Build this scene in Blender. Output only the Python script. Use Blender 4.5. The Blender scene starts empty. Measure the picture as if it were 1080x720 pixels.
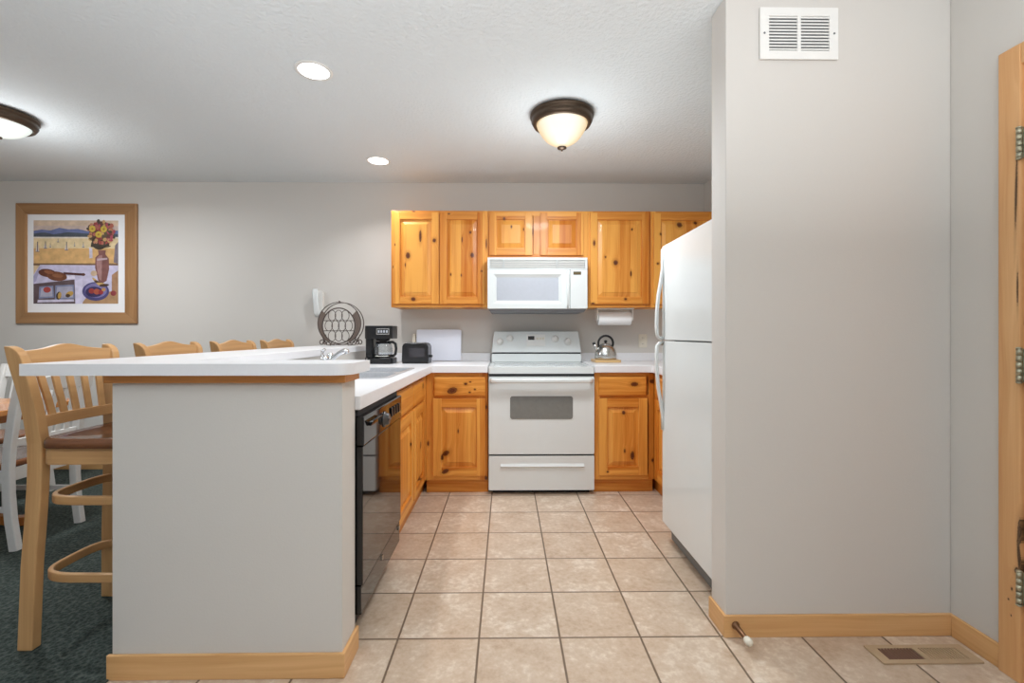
import bpy, bmesh, math, random
from mathutils import Vector, Matrix
random.seed(7)
PI = math.pi
sc = bpy.context.scene
COL = sc.collection

# ------------------------------------------------------------------ camera, world, exposure
cd = bpy.data.cameras.new('camera'); cam = bpy.data.objects.new('camera', cd); COL.objects.link(cam)
cam.location = (0, 0, 1.15); cam.rotation_euler = (PI/2, 0, -math.radians(.71))
cd.sensor_width = 36; cd.lens = 484/1080*36; cd.shift_y = -8/1080; cd.clip_start = .05
sc.camera = cam
sc.view_settings.view_transform = 'Standard'; sc.view_settings.look = 'None'
sc.view_settings.gamma = 1; sc.view_settings.use_curve_mapping = False
sc.view_settings.exposure = 0.0
sc.cycles.use_denoising = True
sc.cycles.max_bounces = 10; sc.cycles.diffuse_bounces = 6
WORLD_STRENGTH = .30
ADDED_FILL_W = 120
KITCHEN_DOME_W, DINING_DOME_W, CAN_W = 17, 23, 5
w = bpy.data.worlds.new('world'); sc.world = w; w.use_nodes = True
w.node_tree.nodes['Background'].inputs[0].default_value = (.95, .975, 1.03, 1)
w.node_tree.nodes['Background'].inputs[1].default_value = WORLD_STRENGTH

# added unseen fill light behind the camera, aimed up to brighten the ceiling
ud = bpy.data.lights.new('added_ceiling_fill', 'AREA'); ud.shape = 'RECTANGLE'; ud.size = 3.6; ud.size_y = 1.2; ud.energy = ADDED_FILL_W; ud.color = (.95, .98, 1.02)
uo = bpy.data.objects.new('added_ceiling_fill', ud); COL.objects.link(uo); uo.location = (.05, -.3, 1.5); uo.rotation_euler = (PI, 0, 0)

# ------------------------------------------------------------------ materials
def srgb(r, g, b):
    f = lambda c: ((c/255+.055)/1.055)**2.4 if c/255 > .04045 else c/255/12.92
    return (f(r), f(g), f(b), 1)
class NT:
    def __init__(s, name):
        s.m = bpy.data.materials.new(name); s.m.use_nodes = True
        s.t = s.m.node_tree; s.b = s.t.nodes['Principled BSDF']; s.co = None
    def n(s, typ, **kw):
        x = s.t.nodes.new(typ)
        for k, v in kw.items(): setattr(x, k, v)
        return x
    def l(s, a, b): s.t.links.new(a, b)
    def put(s, sock, v):
        if hasattr(v, 'links'): s.l(v, sock)
        else: sock.default_value = v
    def math(s, op, a, b=0, c=0):
        x = s.n('ShaderNodeMath', operation=op)
        s.put(x.inputs[0], a); s.put(x.inputs[1], b); s.put(x.inputs[2], c)
        return x.outputs[0]
    def obj(s):
        if not s.co: s.co = s.n('ShaderNodeTexCoord').outputs['Object']
        return s.co
    def xyz(s):
        x = s.n('ShaderNodeSeparateXYZ'); s.l(s.obj(), x.inputs[0]); return x.outputs
    def comb(s, a, b, c=0):
        x = s.n('ShaderNodeCombineXYZ'); s.put(x.inputs[0], a); s.put(x.inputs[1], b); s.put(x.inputs[2], c); return x.outputs[0]
    def noise(s, v, scale, detail=3, rough=.55):
        x = s.n('ShaderNodeTexNoise'); s.l(v, x.inputs['Vector']); x.inputs['Scale'].default_value = scale
        x.inputs['Detail'].default_value = detail; x.inputs['Roughness'].default_value = rough; return x.outputs['Fac']
    def ramp(s, f, stops):
        x = s.n('ShaderNodeValToRGB'); s.put(x.inputs[0], f); e = x.color_ramp.elements
        while len(e) < len(stops): e.new(.5)
        for i, (p, c) in enumerate(stops): e[i].position = p; e[i].color = c
        return x.outputs[0]
    def mix(s, f, a, b, mode='MIX'):
        x = s.n('ShaderNodeMix', data_type='RGBA', blend_type=mode)
        s.put(x.inputs['Factor'], f); s.put(x.inputs['A'], a) if False else None
        s.put(x.inputs[6], a); s.put(x.inputs[7], b); return x.outputs[2]
    def bump(s, h, strength, dist=.002):
        x = s.n('ShaderNodeBump'); s.l(h, x.inputs['Height']); x.inputs['Strength'].default_value = strength
        x.inputs['Distance'].default_value = dist; s.l(x.outputs[0], s.b.inputs['Normal'])
    def set(s, col=None, rough=.5, metal=0, spec=.5, coat=0, trans=0, emis=None, es=0):
        if col is not None: s.put(s.b.inputs['Base Color'], col)
        s.b.inputs['Roughness'].default_value = rough; s.b.inputs['Metallic'].default_value = metal
        s.b.inputs['Specular IOR Level'].default_value = spec; s.b.inputs['Coat Weight'].default_value = coat
        s.b.inputs['Transmission Weight'].default_value = trans
        if emis: s.put(s.b.inputs['Emission Color'], emis); s.b.inputs['Emission Strength'].default_value = es
        return s.m
def plain(name, rgb, rough=.5, metal=0, spec=.5, coat=0, var=.03, scale=40, trans=0):
    t = NT(name); c = srgb(*rgb)
    f = t.noise(t.obj(), scale)
    dk = tuple(x*(1-var) for x in c[:3])+(1,); lt = tuple(min(1, x*(1+var)) for x in c[:3])+(1,)
    return t.set(t.ramp(f, [(.3, dk), (.7, lt)]), rough, metal, spec, coat, trans)
def paint(name, rgb, bump=.25, scale=170, rough=.75, dist=.0015):
    t = NT(name); c = srgb(*rgb); f = t.noise(t.obj(), 1.3, 2)
    t.bump(t.noise(t.obj(), scale, 3), bump, dist)
    return t.set(t.ramp(f, [(.3, tuple(x*.985 for x in c[:3])+(1,)), (.7, c)]), rough, 0, .3)
def wood(name, light, dark, uax='x', horiz=False, knots=(), org=(0, 0, 0), rough=.4, coat=.06, board=.085, kc=(74, 26, 8), line=.5, spec=.4):
    """grain, boards and knots; knots are (u, z, ru, rz, rot) in world metres, org is the thing's base"""
    t = NT(name); X, Y, Z = t.xyz()
    u = X if uax == 'x' else Y
    ou = org[0] if uax == 'x' else org[1]
    wcol = Y if uax == 'x' else X
    d = None
    P = t.comb(u, Z, 0)
    for (ku, kz, ru, rz, rot) in knots:
        m = t.n('ShaderNodeMapping', vector_type='TEXTURE'); t.l(P, m.inputs[0])
        m.inputs['Location'].default_value = (ku-ou, kz-org[2], 0); m.inputs['Rotation'].default_value = (0, 0, rot)
        m.inputs['Scale'].default_value = (ru, rz, 1)
        ln = t.n('ShaderNodeVectorMath', operation='LENGTH'); t.l(m.outputs[0], ln.inputs[0])
        d = ln.outputs['Value'] if d is None else t.math('MINIMUM', d, ln.outputs['Value'])
    ac, al = (Z, u) if horiz else (u, Z)
    if d is not None:
        h = t.math('MULTIPLY', t.math('MAXIMUM', t.math('SUBTRACT', 1, t.math('DIVIDE', d, 4.)), 0), .02)
        ac2 = t.math('ADD', ac, h)
    else: ac2 = ac
    warp = t.math('MULTIPLY', t.math('SUBTRACT', t.noise(t.comb(t.math('MULTIPLY', ac, 4), t.math('MULTIPLY', al, 1.6), wcol), 1, 2), .5), .05)
    ac3 = t.math('ADD', ac2, warp)
    g1 = t.noise(t.comb(t.math('MULTIPLY', ac3, 26), t.math('MULTIPLY', al, .9), t.math('MULTIPLY', wcol, 3)), 1, 3, .5)
    g2 = t.noise(t.comb(t.math('MULTIPLY', ac3, 170), t.math('MULTIPLY', al, 3.5), wcol), 1, 2, .5)
    L, D = srgb(*light), srgb(*dark)
    f = t.math('ADD', t.math('MULTIPLY', g1, .72), t.math('MULTIPLY', g2, .28*line*2))
    bd = t.n('ShaderNodeTexWhiteNoise', noise_dimensions='1D'); t.l(t.math('FLOOR', t.math('DIVIDE', ac, board)), bd.inputs['W'])
    f = t.math('ADD', f, t.math('MULTIPLY', t.math('SUBTRACT', bd.outputs['Value'], .5), .34))
    col = t.ramp(f, [(.34, L), (.72, D)])
    if d is not None:
        kd = srgb(*kc); halo = tuple(D[i]*.62 for i in range(3))+(1,)
        dn = t.math('ADD', d, t.math('MULTIPLY', t.math('SUBTRACT', t.noise(t.comb(u, Z, 0), 130, 2), .5), .5))
        kf = t.ramp(dn, [(0, (.75, .75, .75, 1)), (.35, (1, 1, 1, 1)), (.62, (.7, .7, .7, 1)), (.78, (1, 1, 1, 1)), (1., (0, 0, 0, 1))])
        hf = t.math('MULTIPLY', t.math('MAXIMUM', t.math('SUBTRACT', 1, t.math('DIVIDE', dn, 2.1)), 0), .8)
        col = t.mix(hf, col, halo); col = t.mix(kf, col, kd)
    t.bump(g2, .06, .001)
    return t.set(col, rough, 0, spec, coat)

PL, PD = (231, 163, 74), (192, 106, 22)
M = {}
M['wall'] = paint('warm_grey_paint', (209, 205, 199))
M['ceil'] = paint('textured_ceiling_paint', (223, 229, 231), 1., 55, .85, .006)
M['white_lam'] = plain('white_laminate', (232, 232, 234), .28, 0, .5, .0, .012, 60)
M['white_app'] = plain('white_enamel', (221, 225, 224), .22, 0, .5, .2, .006, 8)
M['white_matte'] = plain('white_plastic', (232, 231, 227), .45, 0, .5, 0, .01)
M['cream'] = plain('cream_plastic', (222, 216, 200), .45)
M['grey_seam'] = plain('grey_gasket', (120, 122, 122), .6)
M['grey_disp'] = plain('grey_screen_glass', (186, 190, 198), .12, 0, .5, .2, .02)
M['oven_glass'] = plain('smoked_oven_glass', (120, 120, 116), .08, 0, .5, .3, .05)
M['cooktop'] = plain('pale_glass_cooktop', (196, 198, 198), .1, 0, .5, .3, .03, 25)
M['black'] = plain('black_plastic', (20, 20, 22), .3)
M['black_gloss'] = plain('black_gloss_panel', (12, 11, 12), .05, 0, .5, .25, .01)
M['dark_gap'] = plain('dark_gap', (34, 34, 36), .6)
M['steel'] = plain('brushed_steel', (205, 204, 200), .25, 1, .5, 0, .06, 120)
M['chrome'] = plain('chrome', (225, 226, 228), .1, 1)
M['sink'] = plain('stainless_sink', (206, 208, 212), .42, 1, .5, 0, .06, 120)
M['bronze'] = plain('bronze_metal', (84, 70, 58), .42, .85, .5, 0, .12, 30)
M['rack'] = plain('dark_bronze_wire', (88, 76, 70), .5, .6, .5, 0, .15, 30)
M['mesh'] = plain('bronze_mesh', (120, 106, 98), .55, .5, .5, 0, .35, 420)
M['brass'] = plain('aged_brass_hinge', (176, 172, 150), .45, .85, .5, 0, .3, 90)
M['reg'] = plain('tan_painted_metal', (184, 160, 130), .45, .1)
M['maple'] = wood('maple', (216, 170, 118), (190, 142, 92), 'y', True, rough=.35, board=9)
M['maple_v'] = wood('maple_vertical', (210, 164, 112), (182, 134, 84), 'x', rough=.35, board=9)
M['cherry'] = wood('cherry_seat', (156, 104, 72), (116, 72, 46), 'y', True, rough=.22, board=9, coat=.3)
M['table'] = wood('oak_table', (206, 140, 78), (170, 100, 46), 'x', False, rough=.25, board=.12, coat=.3)
M['white_wood'] = plain('white_painted_wood', (232, 230, 226), .4, var=.02)
M['trim_h'] = wood('fir_trim', (226, 182, 128), (204, 152, 96), 'x', True, rough=.4, board=9)
M['trim_y'] = wood('fir_trim_side', (226, 182, 128), (204, 152, 96), 'y', True, rough=.4, board=9)
M['frame'] = wood('oak_picture_frame', (172, 130, 88), (142, 102, 64), 'x', True, rough=.4, board=9)
M['frame_v'] = wood('oak_picture_frame_upright', (172, 130, 88), (142, 102, 64), 'x', False, rough=.4, board=9)
M['mat'] = plain('white_mat_board', (238, 238, 240), .7, 0, .2, 0, .005)
M['bamboo'] = wood('bamboo_trivet', (224, 190, 140), (200, 160, 106), 'x', True, board=9)
M['paper'] = plain('paper_towel', (242, 242, 242), .9, 0, .1, 0, .01, 200)
M['board'] = plain('white_board_plastic', (226, 229, 240), .4, 0, .4, 0, .006)
def glass_mat():
    t = NT('carafe_glass'); m = t.set(srgb(235, 238, 240), .02, 0, .5, 0, 1.0); return m
M['glass'] = glass_mat()
def tile_mat():
    t = NT('beige_ceramic_tile'); X, Y, Z = t.xyz(); P = .306
    fx = t.math('DIVIDE', t.math('ADD', X, -.203+40*P), P); fy = t.math('DIVIDE', t.math('ADD', Y, -1.736+40*P), P)
    ex = t.math('ABSOLUTE', t.math('SUBTRACT', t.math('FRACT', fx), .5)); ey = t.math('ABSOLUTE', t.math('SUBTRACT', t.math('FRACT', fy), .5))
    e = t.math('MAXIMUM', ex, ey)
    grout = t.ramp(e, [(.486, (0, 0, 0, 1)), (.4895, (1, 1, 1, 1))])
    wn = t.n('ShaderNodeTexWhiteNoise', noise_dimensions='2D'); t.l(t.comb(t.math('FLOOR', fx), t.math('FLOOR', fy)), wn.inputs['Vector'])
    off = t.n('ShaderNodeVectorMath', operation='ADD'); t.l(t.obj(), off.inputs[0])
    sclv = t.n('ShaderNodeVectorMath', operation='SCALE'); t.l(wn.outputs['Color'], sclv.inputs[0]); sclv.inputs['Scale'].default_value = 9
    t.l(sclv.outputs[0], off.inputs[1])
    n1 = t.noise(off.outputs[0], 7.5, 6, .68); n2 = t.noise(off.outputs[0], 42, 5, .65)
    f = t.math('ADD', t.math('MULTIPLY', n1, .56), t.math('MULTIPLY', n2, .44))
    f = t.math('ADD', f, t.math('MULTIPLY', t.math('SUBTRACT', wn.outputs['Value'], .5), .07))
    c = t.ramp(f, [(.33, srgb(174, 150, 126)), (.45, srgb(190, 168, 146)), (.53, srgb(197, 177, 156)), (.60, srgb(210, 194, 175)), (.70, srgb(224, 211, 196))])
    col = t.mix(grout, c, srgb(112, 94, 77))
    h = t.math('SUBTRACT', t.math('MULTIPLY', n2, .12), t.math('MULTIPLY', grout, 1.))
    t.bump(h, .5, .003)
    return t.set(col, .34, 0, .45)
def carpet_mat():
    t = NT('dark_green_carpet'); X, Y, Z = t.xyz()
    n = t.noise(t.obj(), 260, 2); v = t.n('ShaderNodeTexVoronoi'); t.l(t.obj(), v.inputs['Vector']); v.inputs['Scale'].default_value = 70
    f = t.math('ADD', t.math('MULTIPLY', n, .5), t.math('MULTIPLY', v.outputs['Distance'], .5))
    t.bump(f, 1., .006)
    return t.set(t.ramp(f, [(.25, srgb(40, 46, 44)), (.5, srgb(66, 74, 70)), (.75, srgb(92, 98, 92))]), .95, 0, .1)
M['tile'] = tile_mat(); M['carpet'] = carpet_mat()
def lamp_glass(name, centre, mid, edge, strength):
    t = NT(name); lw = t.n('ShaderNodeLayerWeight'); lw.inputs[0].default_value = .5
    c = t.ramp(lw.outputs['Facing'], [(.12, centre), (.55, mid), (.95, edge)])
    return t.set(srgb(96, 88, 76), .35, 0, .5, 0, 0, c, strength)
M['bowl_warm'] = lamp_glass('warm_frosted_glass', (1, .96, .84, 1), (.86, .70, .46, 1), (.62, .42, .20, 1), 1.05)
M['bowl_cool'] = lamp_glass('cool_frosted_glass', (.93, 1, .97, 1), (.84, .92, .89, 1), (.62, .70, .67, 1), 1.0)
def emit(name, c, s):
    t = NT(name); return t.set(srgb(255, 255, 255), .4, emis=c, es=s)
M['can_lens'] = emit('recessed_lamp_lens', (1, .98, .95, 1), 6)

# ------------------------------------------------------------------ geometry helpers
class B:
    """collects shapes in world coordinates; build() links them as ONE mesh object"""
    def __init__(s): s.v = []; s.f = []; s.mi = []; s.sm = []
    def add(s, vs, fs, mi=0, sm=False):
        o = len(s.v); s.v += [tuple(v) for v in vs]
        for f in fs: s.f.append([o+i for i in f]); s.mi.append(mi); s.sm.append(sm)
        return s
    def box(s, x0, x1, y0, y1, z0, z1, mi=0):
        v = [(x, y, z) for x in (x0, x1) for y in (y0, y1) for z in (z0, z1)]
        return s.add(v, [(0, 1, 3, 2), (4, 6, 7, 5), (0, 4, 5, 1), (2, 3, 7, 6), (0, 2, 6, 4), (1, 5, 7, 3)], mi)
    def hexa(s, v, mi=0, sm=False):
        """8 corners: bottom loop then top loop"""
        return s.add(v, [(3, 2, 1, 0), (4, 5, 6, 7), (0, 1, 5, 4), (1, 2, 6, 5), (2, 3, 7, 6), (3, 0, 4, 7)], mi, sm)
    def loops(s, L, mi=0, sm=True, cap=True, closed=False):
        n = len(L[0]); vs = [p for l in L for p in l]; fs = []
        m = len(L)
        for i in range(m if closed else m-1):
            a, b = i*n, ((i+1) % m)*n
            for j in range(n): k = (j+1) % n; fs.append((a+j, a+k, b+k, b+j))
        s.add(vs, fs, mi, sm)
        if cap and not closed:
            o = len(s.v)-len(vs)
            s.f.append([o+i for i in range(n)][::-1]); s.mi.append(mi); s.sm.append(False)
            s.f.append([o+(m-1)*n+i for i in range(n)]); s.mi.append(mi); s.sm.append(False)
        return s
    def lathe(s, prof, c=(0, 0, 0), n=32, mi=0, ax='z', sm=True, ring=False):
        L = []
        for r, h in prof:
            l = []
            for i in range(n):
                a = 2*PI*i/n; p = (r*math.cos(a), r*math.sin(a), h)
                if ax == 'y': p = (p[0], h, p[1])
                if ax == 'x': p = (h, p[0], p[1])
                l.append((c[0]+p[0], c[1]+p[1], c[2]+p[2]))
            L.append(l)
        return s.loops(L, mi, sm, not ring, ring)
    def sweep(s, pts, prof, up=(0, 0, 1), closed=False, mi=0, sm=True, scale=None):
        """prof: (side, up) offsets swept along pts"""
        pts = [Vector(p) for p in pts]; n = len(pts); L = []; up = Vector(up)
        for i, p in enumerate(pts):
            a = pts[(i-1) % n] if (closed or i) else p; b = pts[(i+1) % n] if (closed or i < n-1) else p
            tg = (b-a).normalized(); sd = tg.cross(up)
            if sd.length < 1e-4: sd = tg.cross(Vector((1, 0, .01)))
            sd.normalize(); uu = sd.cross(tg).normalized()
            k = scale[i] if scale else 1
            L.append([tuple(p+sd*x*k+uu*y*k) for x, y in prof])
        return s.loops(L, mi, sm, True, closed)
    def tube(s, pts, r, n=10, closed=False, up=(0, 0, 1), mi=0, scale=None):
        return s.sweep(pts, [(r*math.cos(2*PI*i/n), r*math.sin(2*PI*i/n)) for i in range(n)], up, closed, mi, True, scale)
    def strip(s, pts, w, h, up=(0, 0, 1), closed=False, mi=0, scale=None):
        return s.sweep(pts, [(-w/2, -h/2), (w/2, -h/2), (w/2, h/2), (-w/2, h/2)], up, closed, mi, False, scale)
    def poly(s, out, holes, z0, z1, mi=0, map3=lambda a, b, c: (a, b, c)):
        """a flat outline with holes, extruded z0..z1"""
        bm = bmesh.new()
        for lp in [out]+list(holes):
            vs = [bm.verts.new((x, y, 0)) for x, y in lp]
            for i in range(len(vs)): bm.edges.new((vs[i], vs[(i+1) % len(vs)]))
        bmesh.ops.triangle_fill(bm, use_beauty=True, use_dissolve=False, edges=bm.edges[:])
        bmesh.ops.recalc_face_normals(bm, faces=bm.faces[:])
        bm.faces.ensure_lookup_table()
        if bm.faces[0].normal.z < 0: bmesh.ops.reverse_faces(bm, faces=bm.faces[:])
        bm.verts.index_update(); n = len(bm.verts)
        vs = [map3(v.co.x, v.co.y, z1) for v in bm.verts]+[map3(v.co.x, v.co.y, z0) for v in bm.verts]
        fs = []
        for f in bm.faces:
            i = [v.index for v in f.verts]; fs.append(tuple(i)); fs.append(tuple(n+k for k in reversed(i)))
        for e in bm.edges:
            if len(e.link_faces) == 1:
                lp = e.link_loops[0] if e.link_loops else None
                a, b = lp.vert.index, lp.link_loop_next.vert.index
                fs.append((b, a, n+a, n+b))
        bm.free(); return s.add(vs, fs, mi)
    def build(s, name, mats, parent=None, loc=None, bevel=0, seg=2, ang=35):
        org = Vector(loc) if loc is not None else (Vector(parent['_o']) if parent else Vector((0, 0, 0)))
        me = bpy.data.meshes.new(name)
        me.from_pydata([tuple(Vector(v)-org) for v in s.v], [], s.f)
        mats = mats if isinstance(mats, (list, tuple)) else [mats]
        for m in mats: me.materials.append(m)
        me.polygons.foreach_set('material_index', s.mi); me.polygons.foreach_set('use_smooth', s.sm)
        bm = bmesh.new(); bm.from_mesh(me); bmesh.ops.recalc_face_normals(bm, faces=bm.faces[:]); bm.to_mesh(me); bm.free()
        o = bpy.data.objects.new(name, me); COL.objects.link(o)
        if parent: o.parent = parent
        else: o.location = org
        o['_o'] = tuple(org)
        if bevel:
            b = o.modifiers.new('bevel', 'BEVEL'); b.width = bevel; b.segments = seg; b.limit_method = 'ANGLE'; b.angle_limit = math.radians(ang)
            b.harden_normals = False
        return o
def tag(o, label, cat, group=None):
    o['label'] = label; o['category'] = cat
    if group: o['group'] = group
    return o
def thing(name, label, cat, loc, group=None):
    o = bpy.data.objects.new(name, None); COL.objects.link(o); o.location = loc; o.empty_display_size = .1
    o['_o'] = tuple(loc); return tag(o, label, cat, group)
def struct(b, name, m, bevel=0, parent=None, loc=None):
    o = b.build(name, m, parent, loc, bevel)
    if not parent: o['kind'] = 'structure'
    return o
def dup(root, loc, rotz, label):
    r = root.copy(); COL.objects.link(r); r.location = loc; r.rotation_euler = (0, 0, rotz); r['label'] = label
    for ch in list(root.children):
        c = ch.copy(); COL.objects.link(c); c.parent = r
        for g in list(ch.children):
            d = g.copy(); COL.objects.link(d); d.parent = c
    return r
def arc(cx, cy, r, a0, a1, n=10): return [(cx+r*math.cos(math.radians(a0+(a1-a0)*i/n)), cy+r*math.sin(math.radians(a0+(a1-a0)*i/n))) for i in range(n+1)]
def rrect(x0, x1, y0, y1, r, n=5):
    return arc(x1-r, y1-r, r, 0, 90, n)+arc(x0+r, y1-r, r, 90, 180, n)+arc(x0+r, y0+r, r, 180, 270, n)+arc(x1-r, y0+r, r, 270, 360, n)

# ------------------------------------------------------------------ room shell
CZ = 2.44; WY = 3.93
struct(B().poly([(-1.318, -1.2), (3.0, -1.2), (3.0, 4.05), (-1.318, 4.05)], [], -.06, 0), 'floor', M['tile'])
struct(B().box(-5.0, -1.318, -1.2, 4.05, -.06, .006), 'floor_carpet', M['carpet'])
struct(B().box(-5.0, 3.0, -1.2, 4.05, CZ, CZ+.1), 'ceiling', M['ceil'])
struct(B().box(-5.0, 1.83, WY, WY+.12, 0, CZ), 'wall_back', M['wall'])
struct(B().box(-5.12, -5.0, -1.2, WY+.12, 0, CZ), 'wall_left', M['wall'])
DY0, DY1, DZ = .66, 1.484, 2.035                                         # door opening in the right wall
b = B().box(1.704, 1.824, DY1, WY, 0, CZ).box(1.704, 1.824, DY0, DY1, DZ, CZ).box(1.704, 1.824, -1.2, DY0, 0, CZ)
struct(b, 'wall_right', M['wall'])
struct(B().box(.836, 1.704, 1.738, 1.861, 0, CZ), 'wall_partition', M['wall'], .004)
b = B().box(-1.315, -.552, 1.549, 1.681, 0, 1.014).box(-1.268, -1.17, 1.681, WY, 0, 1.014)
struct(b, 'wall_peninsula', M['wall'])
# baseboards and the wood trim under the bar
struct(B().poly([(.824, 1.726), (1.704, 1.726), (1.704, 1.738), (.836, 1.738), (.836, 1.861), (.824, 1.861)], [], 0, .083), 'baseboard_partition', [M['trim_h']], .003)
struct(B().box(1.692, 1.704, 1.555, 1.726, 0, .083), 'baseboard_right', [M['trim_y']], .003)
struct(B().poly([(-1.327, 1.537), (-.540, 1.537), (-.540, 1.69), (-.552, 1.69), (-.552, 1.549), (-1.327, 1.549)], [], 0, .083), 'baseboard_peninsula', [M['trim_h']], .003)
struct(B().box(-1.332, -.536, 1.533, 1.549, .987, 1.014).box(-.552, -.536, 1.549, 1.681, .987, 1.014).box(-1.332, -1.315, 1.549, 1.681, .987, 1.014), 'trim_1',
       [wood('amber_bar_trim', (214, 150, 84), (186, 118, 54), 'x', True, rough=.4, board=9)], .002)
struct(B().box(-4.99, -1.28, WY-.012, WY, .006, .09), 'baseboard_back', [M['trim_h']], .003)

# the door on the right
d = thing('door_1', 'wooden door with fir casing and brass hinges at right edge', 'door', (1.704, 1.07, 0)); d['kind'] = 'structure'
del d['category']
cas = wood('fir_casing', (226, 180, 128), (206, 150, 96), 'y', False, [(1.487, .50, .007, .05, .05), (1.489, .42, .005, .07, -.06), (1.496, .37, .006, .012, .3), (1.51, .30, .003, .006, 0), (1.52, .26, .003, .004, 0), (1.512, .21, .002, .004, 0), (1.497, 1.62, .004, .13, .02), (1.493, 1.30, .003, .06, 0)], (1.704, 1.07, 0), .42, .05, 9, (64, 44, 30))
b = B().box(1.686, 1.704, 1.484, 1.553, 0, 2.105).box(1.686, 1.704, .591, .66, 0, 2.105).box(1.6865, 1.704, .66, 1.484, 2.035, 2.105)
b.build('casing', cas, d, bevel=.003)
b = B().box(1.704, 1.824, 1.466, 1.484, 0, DZ).box(1.704, 1.824, .66, .678, 0, DZ).box(1.704, 1.824, .678, 1.466, DZ-.018, DZ)
b.build('jamb', cas, d)
b = B().box(1.695, 1.735, .682, 1.462, .012, 2.012)
for z0, z1 in ((.2, .95), (1.1, 1.85)):
    for y0, y1 in ((.80, 1.04), (1.10, 1.34)): b.box(1.690, 1.6955, y0, y1, z0, z1)
b.build('door_slab', wood('fir_door', (206, 150, 92), (176, 116, 62), 'y', False, rough=.35, board=.2), d, bevel=.003)
b = B().lathe([(.012, 0), (.012, -.02), (.027, -.03), (.029, -.05), (.02, -.062), (0.001, -.064)], (1.695, .74, .98), 20, 0, 'x').lathe([(.033, 0), (.033, -.008)], (1.695, .74, .98), 20, 0, 'x')
b.build('door_knob', M['brass'], d)
for z0, z1 in ((1.725, 1.823), (.993, 1.101), (.265, .372)):
    b = B(); h = (z1-z0)/5
    for k in range(5): b.lathe([(.0075, z0+k*h+.001), (.0075, z0+(k+1)*h-.001)], (1.678, 1.481, 0), 14)
    b.lathe([(.004, z0-.006), (.0085, z0-.003), (.0085, z0), (.004, z0)], (1.678, 1.481, 0), 14).lathe([(.004, z1), (.0085, z1), (.0085, z1+.003), (.004, z1+.006)], (1.678, 1.481, 0), 14)
    b.box(1.6835, 1.686, 1.484, 1.492, z0, z1).box(1.683, 1.695, 1.452, 1.4745, z0, z1)
    b.build('hinge', M['brass'], d)

# ------------------------------------------------------------------ cabinetry
def mapper(face, f):
    """(u, out, z) -> world for a front facing -Y, +X or -X whose face plane is at f"""
    return {'-y': lambda u, o, z: (u, f-o, z), '+x': lambda u, o, z: (f+o, u, z), '-x': lambda u, o, z: (f-o, u, z)}[face]
def pbox(b, mp, u0, u1, o0, o1, z0, z1, mi=0):
    v = [mp(u, o, z) for z in (z0, z1) for u, o in ((u0, o0), (u1, o0), (u1, o1), (u0, o1))]
    b.hexa(v, mi)
def panel_door(mp, u0, u1, z0, z1, sw=.055, t=.019):
    b = B(); e = .0006
    pbox(b, mp, u0, u0+sw, e, t, z0, z1, 0); pbox(b, mp, u1-sw, u1, e, t, z0, z1, 0)
    pbox(b, mp, u0+sw, u1-sw, e, t-.0004, z0, z0+sw, 1); pbox(b, mp, u0+sw, u1-sw, e, t-.0004, z1-sw, z1, 1)
    a0, a1, c0, c1 = u0+sw, u1-sw, z0+sw, z1-sw; r = min(.036, (a1-a0)*.16)
    lo, hi = t-.014, t-.001
    R = lambda m, o: [mp(a0+m, o, c0+m), mp(a1-m, o, c0+m), mp(a1-m, o, c1-m), mp(a0+m, o, c1-m)]
    L = [R(0, lo), R(.007, lo), R(r, hi-.003), R(r+.001, hi)]
    vs = [p for l in L for p in l]; fs = []
    for i in range(3):
        for j in range(4): k = (j+1) % 4; fs.append((i*4+j, i*4+k, i*4+4+k, i*4+4+j))
    fs.append((12, 13, 14, 15)); b.add(vs, fs, 0)
    return b
def drawer_front(mp, u0, u1, z0, z1, t=.019):
    b = B(); R = lambda m, o: [mp(u0+m, o, z0+m), mp(u1-m, o, z0+m), mp(u1-m, o, z1-m), mp(u0+m, o, z1-m)]
    L = [R(0, .0006), R(0, t-.008), R(.009, t)]
    vs = [p for l in L for p in l]; fs = [(3, 2, 1, 0), (8, 9, 10, 11)]
    for i in range(2):
        for j in range(4): k = (j+1) % 4; fs.append((i*4+j, i*4+k, i*4+4+k, i*4+4+j))
    return b.add(vs, fs, 0)
def pine(nm, ax, knots, org):
    return [wood(nm, PL, PD, ax, False, knots, org), wood(nm+'_rail', PL, PD, ax, True, knots, org)]
def cab_body(nm, face, f, u0, u1, z0, z1, depth, frame, knots, root, toe=0, ax='x'):
    """frame: list of (u0, u1, z0, z1, horizontal) face-frame members; the body is a closed box behind"""
    mp = mapper(face, f); mats = pine(nm, ax, knots, root['_o']); b = B()
    pbox(b, mp, u0, u1, -depth, -.0185, z0, z1, 0)
    for a in frame: pbox(b, mp, a[0], a[1], -.0185, 0, a[2], a[3], 1 if a[4] else 0)
    b.build('cabinet_body', mats, root, bevel=.0015)
    if toe:
        b = B(); pbox(b, mp, u0, u1, -depth, -.035, 0, z0-.0005, 1); b.build('toe_kick', mats, root)
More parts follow.
